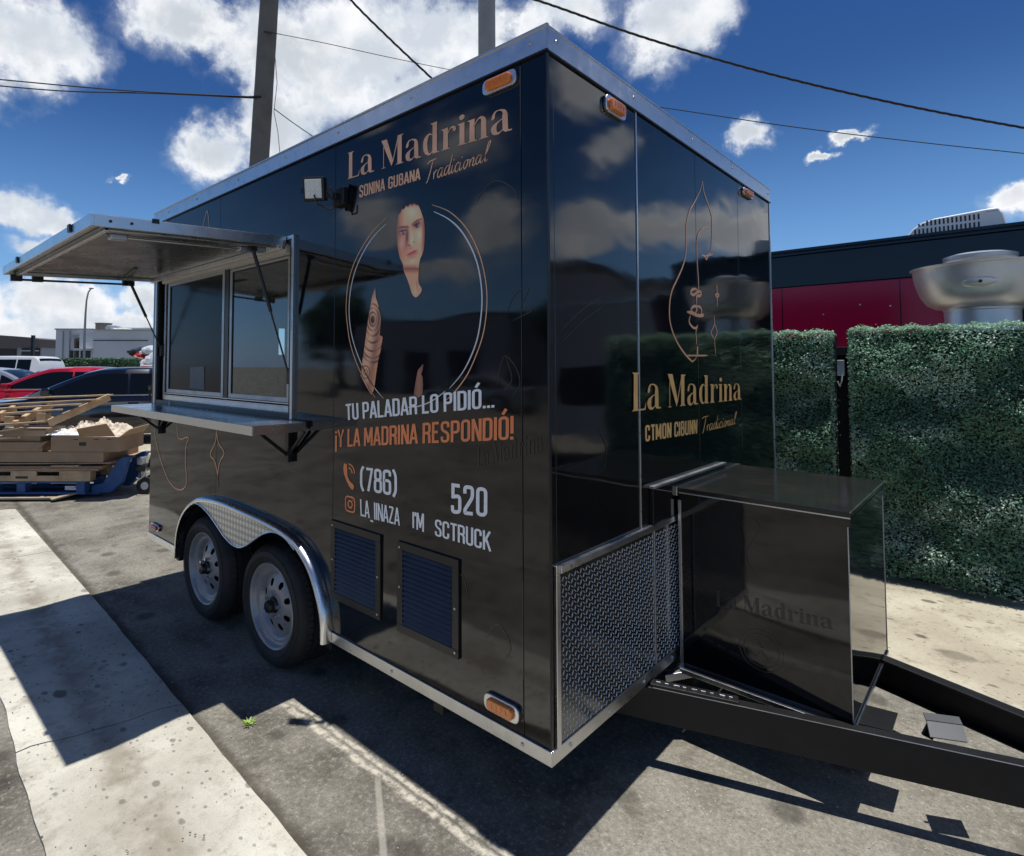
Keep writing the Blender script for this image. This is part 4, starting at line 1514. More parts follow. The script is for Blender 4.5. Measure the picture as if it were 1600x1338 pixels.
# ---- serving window
def serving_window():
    mb = MB()
    # outer black casing and bright outer edge
    y0, y1, z0, z1 = WY0, WY1, WZ0, WZ1
    e = .030
    mb.box(-.018, .02, y0 - e, y0 - .012, z0 - e, z1 + e).box(-.018, .02, y1 + .012, y1 + e, z0 - e, z1 + e)
    mb.box(-.0175, .02, y0 - .012, y1 + .012, z1 + .012, z1 + e).box(-.0175, .02, y0 - .012, y1 + .012, z0 - e, z0 - .010)
    w = mb.build('serving_window', M_alu, TR, bevel=.002)
    tag(w, 'aluminium framed sliding serving window')
    mb = MB()
    mb.box(-.014, .10, y0 - .012, y0 + .006, z0 - .010, z1 + .012).box(-.014, .10, y1 - .006, y1 + .012, z0 - .010, z1 + .012)
    mb.box(-.013, .10, y0 + .006, y1 - .006, z1 - .004, z1 + .012).box(-.013, .10, y0 + .006, y1 - .006, z0 - .010, z0 + .022)
    mb.build('casing', M_bframe, w, bevel=.002)
    # slider frame, aluminium
    a, b, c_, d_ = 1.545, 3.13, z0 + .0225, z1 - .005
    mb = MB()
    mb.box(.015, .075, a - .035, a - .022, c_, d_).box(.015, .075, b, b + .022, c_, d_)
    mb.box(.0155, .075, a - .022, b, d_ - .030, d_).box(.0155, .075, a - .022, b, c_, c_ + .030)
    mb.build('slider_track', M_alu, w, bevel=.0015)
    mb = MB()
    for zz in (c_ + .0305, c_ + .044):
        mb.box(.016, .022, a - .020, b - .001, zz, zz + .005)
    for zz in (z1 - .052, z1 - .043):
        mb.box(.012, .020, a - .020, b - .001, zz, zz + .003)
    mb.build('track_lip', M_alu, w)

    def sash(ya, yb, x, mat, nm):
        s_ = MB()
        f = .026
        za, zb = c_ + .050, d_ - .036
        s_.box(x, x + .018, ya, ya + f, za, zb).box(x, x + .018, yb - f, yb, za, zb)
        s_.box(x, x + .0175, ya + f, yb - f, za, za + f).box(x, x + .0175, ya + f, yb - f, zb - f, zb)
        so2 = s_.build(nm, M_alu_dull, w, bevel=.0015)
        MB().quad((x + .008, ya + f, za + f), (x + .008, yb - f, za + f), (x + .008, yb - f, zb - f), (x + .008, ya + f, zb - f)).build('pane', mat, so2)
        MB().box(x + .004, x + .014, ya + f, ya + f + .006, za + f, zb - f).box(x + .004, x + .014, yb - f - .006, yb - f, za + f, zb - f).box(x + .004, x + .0135, ya + f + .006, yb - f - .006, zb - f - .008, zb - f).build('gasket', M_bframe, so2)
        return so2
    sash(a, 2.205, .030, M_glass, 'sash')
    sash(2.262, b - .02, .024, M_screen, 'sash')
    box(.026, .055, 2.208, 2.258, c_ + .031, d_ - .031, 'mullion', M_bframe, w, bevel=.002)
    # taped note behind the dark pane
    MB().quad((.0295, 2.52, 1.36), (.0295, 2.74, 1.365), (.0295, 2.735, 1.50), (.0295, 2.53, 1.505)).build('taped_note', pbr('note_behind_screen', (0.16, 0.17, 0.19), 0.6, var=.1), w)
    box(.020, .028, 2.20, 2.215, 1.30, 1.325, 'latch', M_bframe, w)
    # cream header strip under the awning
    MB().prism([(.0, z1 - .006), (-.07, z1 - .006), (-.07, z1 - .075), (-.055, z1 - .09), (.0, z1 - .04)], lambda p, q, r: Vector((-p * .9 - .014 if p > 0 else -p * .0 - .012, r, q)), 1.50, 1.52)
    M_hdr = pbr('cream_header', (0.50, 0.47, 0.42), 0.45, var=.05)
    mb = MB()
    mb.box(-.0125, .0145, a - .018, b, z1 - .050, z1 - .0045)
    mb.build('header', M_hdr, w, bevel=.002)
    # paper flags (tape ends) under the sill
    for yy, zz, hh in ((2.93, 1.235, .045), (2.36, 1.222, .03)):
        MB().box(-.024, -.022, yy, yy + .008, zz, zz + hh).build('tape_end', M_paper, w)


serving_window()


def awning():
    y0, y1 = 1.520, 3.275
    p0 = Vector((-.022, 0, 2.150))       # hinge, top
    p1 = Vector((-.880, 0, 2.105))       # outer edge, top
    d = (p1 - p0)
    L = d.length
    u = d.normalized()
    n = Vector((u.z, 0, -u.x)).normalized()
    if n.z < 0: n = -n

    def P(s, y, h):
        q = p0 + u * s + n * h
        return Vector((q.x, y, q.z))

    def sb_(mb, s0, s1, ya, yb, h0, h1):
        o = P(s0, ya, h0)
        return mb.obox(o, P(s1, ya, h0) - o, Vector((0, yb - ya, 0)), P(s0, ya, h1) - o)
    M_under = pbr('awning_underside', (0.22, 0.22, 0.23), 0.26, 1.0, var=.12, vscale=3, rvar=.08, bump=.10, bscale=4)
    mb = MB()
    sb_(mb, 0.004, L - .004, y0 + .004, y1 - .004, -.030, -.002)
    a = mb.build('awning', M_under, TR, bevel=.001)
    tag(a, 'raised hinged awning flap with dull metal underside')
    # perimeter channel: bright
    mb = MB()
    sb_(mb, 0, L, y0 - .012, y0 + .0035, -.046, .002)
    sb_(mb, 0, L, y1 - .0035, y1 + .012, -.046, .002)
    sb_(mb, L - .0035, L + .012, y0 - .012, y1 + .012, -.046, .002)
    mb.build('edge_trim', M_alu, a, bevel=.0015)
    sk = MB()
    sb_(sk, .0, L, y0, y1, .0025, .005)
    sk.build('top_skin', M_black, a)
    # inner angle frame
    mb = MB()
    sb_(mb, .03, L - .05, y0 + .030, y0 + .045, -.052, -.031)
    sb_(mb, .03, L - .05, y1 - .045, y1 - .030, -.052, -.031)
    sb_(mb, L - .065, L - .045, y0 + .030, y1 - .030, -.056, -.031)
    mb.build('inner_frame', M_alu, a, bevel=.002)
    mb = MB()
    sb_(mb, .0, .02, y0, y1, -.058, -.031)
    mb.build('hinge_strip', M_alu, a, bevel=.002)
    # sliding arm rods and brackets
    mb = MB()
    mb.tube([P(L - .10, y0 + .10, -.062), P(.16, y0 + .09, -.066)], .006)
    mb.tube([P(L - .08, y0 + .13, -.048), P(.13, y0 + .12, -.052)], .005)
    mb.build('hold_rod', M_alu, a, smooth=True)
    for (s, y) in ((L - .12, y0 + .10), (.17, y0 + .09), (.11, y0 + .07)):
        mb = MB()
        sb_(mb, s - .035, s + .035, y - .02, y + .02, -.075, -.050)
        mb.build('rod_bracket', M_alu_dull, a, bevel=.005)
    # far edge long strut lying under the flap, brackets
    mb = MB()
    mb.tube([P(L - .03, y1 - .02, -.075), P(.15, y1 - .02, -.075)], .007)
    mb.build('rod', M_bframe, a, smooth=True)
    for s in (L - .05, L - .16, .18):
        mb = MB(); sb_(mb, s - .03, s + .03, y1 - .035, y1 - .005, -.085, -.046)
        mb.build('rod_bracket', M_bframe, a, bevel=.004)
    # diagonal stiffener seen under the flap and cross strip
    mb = MB()
    mb.bar(P(.30, 2.72, -.036), P(.22, 3.16, -.036), .018, .006)
    mb.build('stiffener', M_bframe, a)
    mb = MB()
    sb_(mb, L * .30, L * .30 + .012, y1 - .9, y1 - .05, -.036, -.031)
    # latches on the outer edge
    for y in (y0 + .25, y1 - .45):
        m2 = MB(); sb_(m2, L + .0125, L + .022, y, y + .035, -.03, .004)
        m2.build('latch', M_bframe, a, bevel=.003)
    m2 = MB(); sb_(m2, L - .25, L - .22, y0 - .016, y0 - .0125, -.01, .010); m2.build('latch', M_bframe, a, bevel=.002)
    for s in (L - .06, L - .14):
        q = P(s, y0 - .0125, -.022)
        MB().cyl(q, q + Vector((0, -.004, 0)), .006, n=10).build('screw', M_bframe, a)
    # gas struts (body + thin rod)
    for (ps, pe) in ((Vector((-.165, 1.575, 2.082)), Vector((.006, 1.515, 1.47))), (Vector((-.182, 3.225, 2.065)), Vector((.004, 3.168, 1.625)))):
        m_ = ps.lerp(pe, .50)
        st_ = MB().cyl(ps, m_, .0095, n=12).build('gas_strut', M_bframe, a, smooth=True)
        MB().cyl(m_, pe, .0045, n=10).build('strut_rod', M_bframe, st_, smooth=True)
        MB().box(pe.x - .006, pe.x + .012, pe.y - .012, pe.y + .012, pe.z - .05, pe.z + .03).build('strut_bracket', M_bframe, st_, bevel=.003)
        MB().box(ps.x - .02, ps.x + .02, ps.y - .014, ps.y + .014, ps.z - .012, ps.z + .022).build('strut_bracket', M_bframe, st_, bevel=.004)


awning()


def shelf():
    y0, y1 = 1.325, 3.215
    z = 1.247
    x0, x1 = -.288, -.008
    mb = MB().box(x0, x1, y0, y1, z - .004, z)
    s_ = mb.build('shelf', M_steel, TR, bevel=.0015)
    tag(s_, 'folding stainless steel serving shelf')
    MB().box(x0 - .002, x0 + .002, y0 - .002, y1 + .002, z - .042, z - .0005).box(x0 + .0022, x1, y0 - .002, y0 + .002, z - .042, z - .0045).box(x0 + .0022, x1, y1 - .002, y1 + .002, z - .042, z - .0045).build('shelf_lip', M_steel, s_, bevel=.001)
    MB().box(x0 + .02, x1 - .0, y0 + .02, y1 - .02, z - .03, z - .005).build('shelf_core', M_bframe, s_)
    for yy in (1.475, 3.12):
        mb = MB()
        mb.box(-.026, -.0005, yy - .016, yy + .016, 1.045, z - .043)
        mb.bar((-.016, yy, 1.075), (-.18, yy, z - .044), .016, .010, up=(0, 1, 0))
        mb.bar((-.016, yy, 1.075), (-.016, yy - .14, z - .046), .014, .010, up=(1, 0, 0))
        mb.box(-.22, -.02, yy - .014, yy + .014, z - .050, z - .0425)
        mb.build('shelf_bracket', M_bframe, s_, bevel=.0015)
    box(-.020, -.0005, 1.32, 3.22, z - .024, z + .004, 'hinge_rail', M_bframe, s_, bevel=.002)


shelf()

# ---- lettering and artwork on the side
serif_text('La Madrina', [(1.040, 2.456), (.127, 2.418), (.127, 2.300), (1.040, 2.338)], side, 'lettering', M_copper_print, TR)
q, w_ = text_strokes('SONINA GUBANA', t=.15, gap=.21, space=.30)
place(q, w_, [(.952, 2.290), (.574, 2.277), (.574, 2.232), (.952, 2.238)], side, 'lettering', M_copper_print, TR)
script_text([(.545, 2.292), (.238, 2.285), (.238, 2.222), (.545, 2.215)], side, 'lettering', M_copper_print, TR)
q, w_ = text_strokes('TU PALADAR LO PIDIÓ...')
place(q, w_, [(1.040, 1.343), (.212, 1.440), (.213, 1.372), (1.034, 1.274)], side, 'lettering', M_white_print, TR)
q, w_ = text_strokes('¡Y LA MADRINA RESPONDIÓ!')
place(q, w_, [(1.112, 1.225), (.133, 1.349), (.134, 1.272), (1.112, 1.150)], side, 'lettering', M_orange_print, TR)
q, w_ = text_strokes('(786)', t=.13, gap=.17)
place(q, w_, [(.934, 1.085), (.702, 1.098), (.700, .998), (.933, .990)], side, 'lettering', M_white_print, TR)
q, w_ = text_strokes('520', t=.14, gap=.22)
place(q, w_, [(.412, 1.091), (.244, 1.098), (.245, 1.002), (.412, .985)], side, 'lettering', M_white_print, TR)
q, w_ = text_strokes('LA_IINAZA', t=.12, gap=.17)
place(q, w_, [(.933, .951), (.685, .955), (.685, .888), (.928, .882)], side, 'lettering', M_white_print, TR)
q, w_ = text_strokes("I'M", t=.13, gap=.16)
place(q, w_, [(.612, .954), (.549, .958), (.549, .890), (.612, .894)], side, 'lettering', M_white_print, TR)
q, w_ = text_strokes('SCTRUCK', t=.13, gap=.19)
place(q, w_, [(.492, .949), (.231, .955), (.231, .890), (.492, .889)], side, 'lettering', M_white_print, TR)


def icons():
    # telephone handset with two sound arcs
    fn = side
    cy, cz = 1.000, 1.040

    def T(a, b):
        return (cy - a * 1.05, cz + b + a * .05)
    body = [(-.034, .048, .020), (-.034, .020, .026), (-.026, -.008, .017), (-.010, -.030, .018), (.012, -.046, .024), (.022, -.050, .016)]
    pp = catmull([(a, b, w) for a, b, w in body], 5)
    mb = MB()
    for qd in ribbon([(p.x, p.y) for p in pp], [p.z for p in pp]):
        mb.quad(*[fn(*T(c.x, c.y), .0016) for c in qd])
    for r in (.024, .040):
        arc = [(-.012 + r * math.cos(t), .008 + r * math.sin(t)) for t in [PI * (.02 + .06 * k) for k in range(9)]]
        for qd in ribbon(arc, .0065):
            mb.quad(*[fn(*T(c.x, c.y), .0016) for c in qd])
    mb.build('phone_icon', M_orange_print, TR)
    # rounded camera outline with a ring and a dot
    c0 = (1.000, .918)
    mb = MB()
    sq = roundpath([(-.032, -.031), (.032, -.031), (.032, .031), (-.032, .031)], .017, True)
    for qd in ribbon(sq, .0065, True):
        mb.quad(*[fn(c0[0] - c.x, c0[1] + c.y, .0016) for c in qd])
    ring = [(.0145 * math.cos(2 * PI * k / 24), .0145 * math.sin(2 * PI * k / 24)) for k in range(24)]
    for qd in ribbon(ring, .0062, True):
        mb.quad(*[fn(c0[0] - c.x, c0[1] + c.y, .0016) for c in qd])
    mb.quad(*[fn(c0[0] - .019 - .0032 * math.cos(k), c0[1] + .019 + .0032 * math.sin(k), .0017) for k in np.linspace(0, 2 * PI, 9)[:-1]])
    mb.build('camera_icon', M_orange_print, TR)


icons()

CIRCLE = [
 (0, 0.006, [(0.769, 2.12), (0.859, 2.075), (0.94, 2.009), (0.998, 1.936), (1.03, 1.858), (1.04, 1.765), (1.031, 1.697), (1.011, 1.616), (0.967, 1.529), (0.903, 1.445), (0.838, 1.38)]),
 (1, 0.007, [(0.773, 2.093), (0.859, 2.049), (0.93, 1.987), (0.982, 1.914), (1.011, 1.83), (1.018, 1.743), (1.002, 1.655), (0.962, 1.568), (0.904, 1.484), (0.843, 1.421), (0.785, 1.379)]),
 (0, 0.006, [(0.511, 2.121), (0.428, 2.082), (0.36, 2.027), (0.31, 1.964), (0.275, 1.894), (0.253, 1.822), (0.244, 1.752), (0.249, 1.679), (0.265, 1.611), (0.297, 1.542), (0.332, 1.484), (0.372, 1.439), (0.413, 1.403), (0.45, 1.378)]),
 (1, 0.008, [(0.501, 2.093), (0.428, 2.053), (0.368, 2.003), (0.32, 1.938), (0.289, 1.874), (0.272, 1.808), (0.266, 1.743), (0.272, 1.675), (0.288, 1.606), (0.318, 1.543), (0.361, 1.483), (0.42, 1.43)]),
 (1, 0.006, [(0.44, 1.420), (0.50, 1.385), (.57, 1.360), (.64, 1.350)]),
]
for c, w, pts in CIRCLE:
    curve_ribbon(pts, w * .75, side, 'ring_artwork', M_silver_print if c else M_copper_print, TR)
REARART = [
 [(3.246, 1.20), (3.246, 1.078), (3.199, 0.975), (3.113, 0.864), (2.992, 0.761), (2.88, 0.716), (2.774, 0.713), (2.7, 0.745), (2.683, 0.803), (2.707, 0.896), (2.702, 0.994), (2.664, 1.053), (2.715, 1.051), (2.772, 1.036), (2.833, 1.052), (2.857, 1.18)],
 [(2.274, 1.19), (2.276, 1.126), (2.291, 1.06), (2.352, 0.986), (2.295, 0.951), (2.256, 0.886), (2.239, 0.81)],
 [(2.274, 1.19), (2.272, 1.126), (2.251, 1.064), (2.177, 1.012), (2.225, 0.959), (2.25, 0.887), (2.239, .81)],
 [(2.523, 2.345), (2.457, 2.463), (2.415, 2.321)],
]
for pts in REARART:
    curve_ribbon(pts, .0075, side, 'line_artwork', M_copper_print, TR, lift=.0022)
# loops above the flap
curve_ribbon([(3.19, 2.488), (3.14, 2.512), (3.09, 2.505), (3.08, 2.480)], .006, side, 'line_artwork', M_copper_print, TR, lift=.0022)

M_faint = pbr('faint_wrap_print', (0.045, 0.034, 0.026), .3)
serif_text('La Madrina', [(.292, 1.229), (.017, 1.312), (.018, 1.246), (.292, 1.160)], side, 'faint_lettering', M_faint, TR, lift=.0011)
for pts in ([(.16, 1.686), (.126, 1.748), (.07, 1.765), (.104, 1.70), (.06, 1.69), (.139, 1.66)], [(.20, 1.43), (.19, 1.50), (.166, 1.545), (.12, 1.50), (.109, 1.45), (.141, 1.411)],
            [(.166, 1.545), (.14, 1.47), (.17, 1.43)], [(.29, 2.09), (.24, 2.136), (.19, 2.14), (.13, 2.10), (.112, 2.06)],
            [(.50, .66), (.42, .72), (.36, .78), (.33, .70)], [(.25, .60), (.20, .66), (.15, .60), (.19, .54)]):
    curve_ribbon(pts, .004, side, 'faint_artwork', M_faint, TR, lift=.0011)
for pts in ([(.06, 1.62), (.20, 1.70), (.34, 1.76)], [(.06, 1.58), (.20, 1.66), (.36, 1.73)], [(.30, 1.30), (.36, 1.22), (.34, 1.14)]):
    curve_ribbon(pts, .004, front, 'faint_artwork', M_faint, TR, lift=.0011)

# ---- artwork on the front
serif_text('La Madrina', [(.556, 1.488), (1.842, 1.455), (1.835, 1.335), (.552, 1.341)], front, 'lettering', M_gold_print, TR, lift=.0046)
q, w_ = text_strokes('CTMON CIBUNN', t=.17, gap=.23, space=.28)
place(q, w_, [(.672, 1.279), (1.212, 1.268), (1.205, 1.206), (.672, 1.217)], front, 'lettering', M_gold_print, TR)
script_text([(1.255, 1.276), (1.735, 1.270), (1.735, 1.212), (1.265, 1.206)], front, 'lettering', M_gold_print, TR)
LINEART = [
 (.010, [(1.332, 2.403), (1.302, 2.352), (1.237, 2.287), (1.164, 2.222), (1.128, 2.156), (1.118, 2.085), (1.11, 2.015), (1.07, 1.952), (1.004, 1.887), (.951, 1.835), (.926, 1.777), (.924, 1.712), (.953, 1.658), (1.008, 1.609), (1.078, 1.568), (1.138, 1.542), (1.168, 1.534), (1.202, 1.545), (1.218, 1.56)]),
 (.009, [(1.332, 2.403), (1.349, 2.352), (1.403, 2.299), (1.444, 2.254), (1.446, 2.19), (1.437, 2.113), (1.422, 2.067)]),
 (.008, [(1.422, 2.067), (1.39, 2.054), (1.333, 2.033)]),
 (.008, [(1.297, 2.037), (1.375, 2.045), (1.457, 2.065)]),
 (.009, [(1.347, 2.039), (1.363, 2.027), (1.387, 2.045)]),
 (.009, [(1.418, 2.195), (1.34, 2.176), (1.275, 2.14), (1.246, 2.095), (1.243, 2.034), (1.251, 1.963), (1.258, 1.893), (1.251, 1.867)]),
 (.014, [(1.251, 1.864), (1.217, 1.869), (1.173, 1.86), (1.162, 1.844), (1.198, 1.84), (1.235, 1.855), (1.272, 1.862), (1.288, 1.853), (1.271, 1.842), (1.234, 1.837), (1.227, 1.81), (1.227, 1.792)]),
 (.016, [(1.113, 1.756), (1.173, 1.754), (1.23, 1.748), (1.291, 1.75), (1.316, 1.758)]),
 (.013, [(1.212, 1.757), (1.163, 1.761), (1.174, 1.78), (1.216, 1.789), (1.231, 1.775), (1.212, 1.757)]),
 (.011, [(1.227, 1.79), (1.269, 1.789), (1.29, 1.774), (1.278, 1.751)]),
 (.011, [(1.152, 1.741), (1.136, 1.715), (1.158, 1.696), (1.196, 1.686), (1.227, 1.692), (1.238, 1.704)]),
 (.007, [(1.227, 1.692), (1.213, 1.664), (1.219, 1.635), (1.215, 1.61)]),
 (.016, [(1.231, 1.606), (1.226, 1.564)]),
 (.008, [(1.09, 1.559), (1.359, 1.563)]),
 (.011, [(1.497, 1.919), (1.501, 1.875), (1.497, 1.808)]),
 (.011, [(1.464, 1.862), (1.501, 1.872), (1.525, 1.867), (1.5, 1.856), (1.464, 1.862)]),
 (.008, [(1.447, 1.76), (1.457, 1.722), (1.414, 1.683), (1.407, 1.672), (1.452, 1.642)]),
 (.008, [(1.457, 1.722), (1.487, 1.686), (1.49, 1.679), (1.452, 1.642)]),
 (.007, [(1.452, 1.642), (1.456, 1.605), (1.466, 1.568)]),
]
for k, (w, pts) in enumerate(LINEART):
    curve_ribbon(pts, w, front, 'line_artwork', M_copper_print, TR, lift=.0014 + .0001 * (k % 4))


# ---- printed portrait (flat vinyl print of an unnamed woman)
def quadmap(corner, W, H):
    TL, TR_, BR, BL = [Vector(c) for c in corner]

    def f(a, b):
        u, v = a / W, b / H
        t_ = TL.lerp(TR_, u); bo = BL.lerp(BR, u)
        return t_.lerp(bo, v)
    return f


def scan_shape(poly, nrow, ncol, paint, fm, name, lift=.0014):
    ys = [p[1] for p in poly]
    y0, y1 = min(ys) + .5, max(ys) - .5
    V, Cc, Fc = [], [], []
    for r in range(nrow + 1):
        y = y0 + (y1 - y0) * r / nrow
        xs = []
        m = len(poly)
        for i in range(m):
            (xa, ya), (xb, yb) = poly[i], poly[(i + 1) % m]
            if (ya <= y < yb) or (yb <= y < ya):
                xs.append(xa + (xb - xa) * (y - ya) / (yb - ya))
        if not xs: xs = [poly[0][0], poly[0][0]]
        xa, xb = min(xs), max(xs)
        for c in range(ncol + 1):
            x = xa + (xb - xa) * c / ncol
            p = fm(x, y)
            V.append(side(p.x, p.y, lift)); Cc.append(paint(x, y))
    for r in range(nrow):
        for c in range(ncol):
            a = r * (ncol + 1) + c
            Fc.append((a, a + 1, a + ncol + 2, a + ncol + 1))
    return col_mesh(name, V, Fc, Cc, M_print, TR)


def gauss(x, y, cx, cy, sx, sy, ang=0.0):
    c, s = math.cos(ang), math.sin(ang)
    dx, dy = x - cx, y - cy
    u = (dx * c + dy * s) / sx
    v = (-dx * s + dy * c) / sy
    return math.exp(-(u * u + v * v))


def sband(x, y, cx, cy, sx, sy, ang=0.0, k=4):
    c, s = math.cos(ang), math.sin(ang)
    dx, dy = x - cx, y - cy
    u = (dx * c + dy * s) / sx
    v = (-dx * s + dy * c) / sy
    return math.exp(-((u * u) ** k) - ((v * v) ** 2))


def face_paint(x, y):
    c = np.array([190., 138., 110.])

    def m(col, w):
        nonlocal c
        w = max(0., min(1., w))
        c = c * (1 - w) + np.array(col, float) * w
    if y < 890:
        m((108, 74, 64), .80 * max(0, (262 - x) / 95.) if y > 120 else 0)
        m((112, 78, 68), .45 * gauss(x, y, 262, 640, 34, 120))
        m((205, 165, 145), .55 * gauss(x, y, 345, 235, 60, 70))      # forehead light
        m((212, 170, 150), .55 * gauss(x, y, 440, 500, 40, 70))      # right cheek
        m((200, 155, 138), .45 * gauss(x, y, 225, 600, 35, 60))      # left cheek
        m((205, 165, 150), .5 * gauss(x, y, 345, 520, 16, 90, -.15))  # nose ridge
        m((88, 60, 54), .85 * gauss(x, y, 290, 520, 20, 100, .02))    # nose shadow side
        m((215, 175, 158), .4 * gauss(x, y, 350, 575, 20, 20))
        m((60, 40, 38), .75 * sband(x, y, 312, 622, 16, 8, .1, 1))   # nostrils
        m((70, 45, 42), .8 * gauss(x, y, 368, 582, 8, 8))
        m((96, 66, 60), .8 * gauss(x, y, 245, 462, 54, 40, -.25))   # eye sockets
        m((92, 64, 58), .8 * gauss(x, y, 405, 382, 52, 36, -.55))
        by = 404 + .0022 * (x - 262) ** 2 * (1 if x < 262 else .6)
        bw = max(.0, 1 - abs(x - 248) / 68.) ** .35
        m((58, 46, 46), .85 * bw * math.exp(-((y - by) / 10.0) ** 2))      # left brow
        by = 372 - .62 * (x - 345) + .0030 * (x - 400) ** 2
        bw = max(.0, 1 - abs(x - 402) / 64.) ** .35
        m((56, 46, 46), .88 * bw * math.exp(-((y - by) / 10.5) ** 2))      # right brow
        m((52, 40, 42), .8 * sband(x, y, 240, 450, 42, 7, -.22))     # lash lines
        m((40, 32, 34), .85 * sband(x, y, 402, 370, 46, 8, -.50))
        m((190, 180, 178), .8 * sband(x, y, 242, 472, 30, 13, -.2, 2))
        m((150, 140, 140), .6 * sband(x, y, 405, 396, 32, 12, -.5, 2))
        m((24, 20, 24), .97 * gauss(x, y, 244, 472, 15, 16))
        m((20, 16, 20), .97 * gauss(x, y, 403, 394, 15, 16))
        m((235, 235, 240), .9 * gauss(x, y, 250, 466, 5, 5))
        m((220, 220, 225), .6 * gauss(x, y, 408, 388, 4, 4))
        m((170, 84, 78), .90 * sband(x, y, 350, 716, 62, 27, -.46, 2))   # lips
        m((92, 44, 46), .8 * sband(x, y, 348, 706, 64, 5, -.46, 2))
        m((196, 122, 114), .5 * gauss(x, y, 352, 732, 26, 8, -.46))
        m((110, 78, 68), .5 * gauss(x, y, 350, 765, 45, 12, -.4))
        m((208, 165, 145), .4 * gauss(x, y, 355, 800, 34, 30))
        m((98, 66, 58), .7 * max(0, (y - 835) / 60.) * (1 if x < 400 else .7))
        m((88, 58, 50), .75 * max(0, (x - 448) / 45.))
        m((70, 50, 48), .8 * max(0, (185 - y) / 70.) * (1 if x < 330 else .6))
        m((80, 62, 62), .7 * max(0, (150 - y) / 50.))
        m((110, 80, 74), .5 * gauss(x, y, 330, 655, 30, 16, -.4))
    else:
        c = np.array([176., 128., 104.])
        m((96, 64, 52), .8 * max(0, (960 - y) / 80.))
        m((205, 158, 135), .4 * gauss(x, y, 390, 1150, 30, 60))
        m((120, 82, 68), .5 * gauss(x, y, 405, 1080, 8, 70, -.1))
    hl = 146 + .0035 * (x - 372) ** 2 + 10 * math.sin(x * .13)
    if y < 400: m((16, 12, 12), max(0., min(1., (hl - y) / 26.)))
    n = 1 + .03 * math.sin(x * .31 + y * .17) * math.sin(y * .23)
    return tuple(min(.95, 3.6 * q ** 1.3) for q in s2l(np.clip(c * n, 0, 255)))


FM = quadmap([(0.79, 2.2265), (0.428, 2.1495), (0.428, 1.727), (0.786, 1.752)], 743, 1338)
face_poly = [(350, 105), (300, 120), (240, 160), (200, 230), (178, 320), (168, 420), (168, 560), (183, 680), (205, 770), (240, 845), (247, 910), (290, 1010), (325, 1110), (350, 1190), (390, 1228),
             (430, 1200), (462, 1135), (425, 1060), (424, 960), (438, 800), (468, 725), (488, 640), (498, 480), (487, 330), (462, 250), (432, 170), (395, 120)]
face_poly = [(p.x, p.y) for p in catmull([(a, b, 0) for a, b in face_poly + [face_poly[0]]], 3)][:-1]
fo = scan_shape(face_poly, 150, 56, face_paint, FM, 'portrait_print')
tag(fo, 'printed portrait of a woman with dark brows, face and neck only')


def arm_paint(x, y):
    c = np.array([168., 122., 96.])

    def m(col, w):
        nonlocal c
        w = max(0., min(1., w))
        c = c * (1 - w) + np.array(col, float) * w
    lx = 235 - (y - 640) * .17
    m((205, 165, 135), .45 * math.exp(-((x - lx - 20) / 30) ** 2))
    m((105, 76, 62), .5 * math.exp(-((x - lx - 70) / 22) ** 2))
    m((95, 85, 80), .7 * max(0, (720 - y) / 90.))
    for i, (cy_, rr) in enumerate(((838, 18), (838, 45), (838, 74), (842, 104), (850, 140), (870, 175), (900, 190), (940, 178))):
        e = math.hypot((x - 222) / .62, (y - cy_))
        if y > cy_ - 95 + 20 * math.sin(x * .05):
            m((38, 32, 34), (.55 + .35 * math.sin(x * .06 + i * 1.7)) * math.exp(-((e - rr) / 5.0) ** 2))
    m((25, 22, 24), .9 * gauss(x, y, 218, 845, 14, 22))
    e = math.hypot((x - 165) / .8, y - 1180)
    m((45, 38, 38), .7 * math.exp(-((e - 40) / 4) ** 2))
    m((45, 38, 38), .6 * math.exp(-((e - 18) / 4) ** 2))
    n = 1 + .10 * math.sin(x * .9 + y * .35) * math.sin(y * .41 - x * .2)
    return tuple(min(.95, 2.6 * q ** 1.2) for q in s2l(np.clip(c * n, 0, 255)))


AM = quadmap([(1.052, 2.285), (0.191, 2.103), (0.194, 1.409), (1.04, 1.376)], 1004, 1338)
arm_poly = [(242, 628), (217, 690), (197, 790), (178, 880), (160, 1000), (142, 1100), (127, 1200), (160, 1255), (190, 1300), (210, 1325), (228, 1300), (238, 1255), (246, 1200), (262, 1110), (284, 1030), (297, 955), (288, 945), (272, 955), (280, 900), (286, 830), (276, 780), (262, 735), (246, 700)]
o = scan_shape(arm_poly, 120, 26, arm_paint, AM, 'portrait_print')
tag(o, 'printed forearm with dark line tattoos')
hand_poly = [(576, 1126), (556, 1150), (540, 1170), (530, 1220), (522, 1270), (514, 1325), (545, 1345), (571, 1325), (574, 1260), (572, 1212), (562, 1192), (572, 1165)]
o = scan_shape(hand_poly, 40, 10, lambda x, y: s2l(np.clip(np.array([172., 118., 96.]) * (1.05 - .3 * abs(x - 548) / 40), 0, 255)), AM, 'portrait_print')
tag(o, 'printed thumb at the lower edge of the portrait')

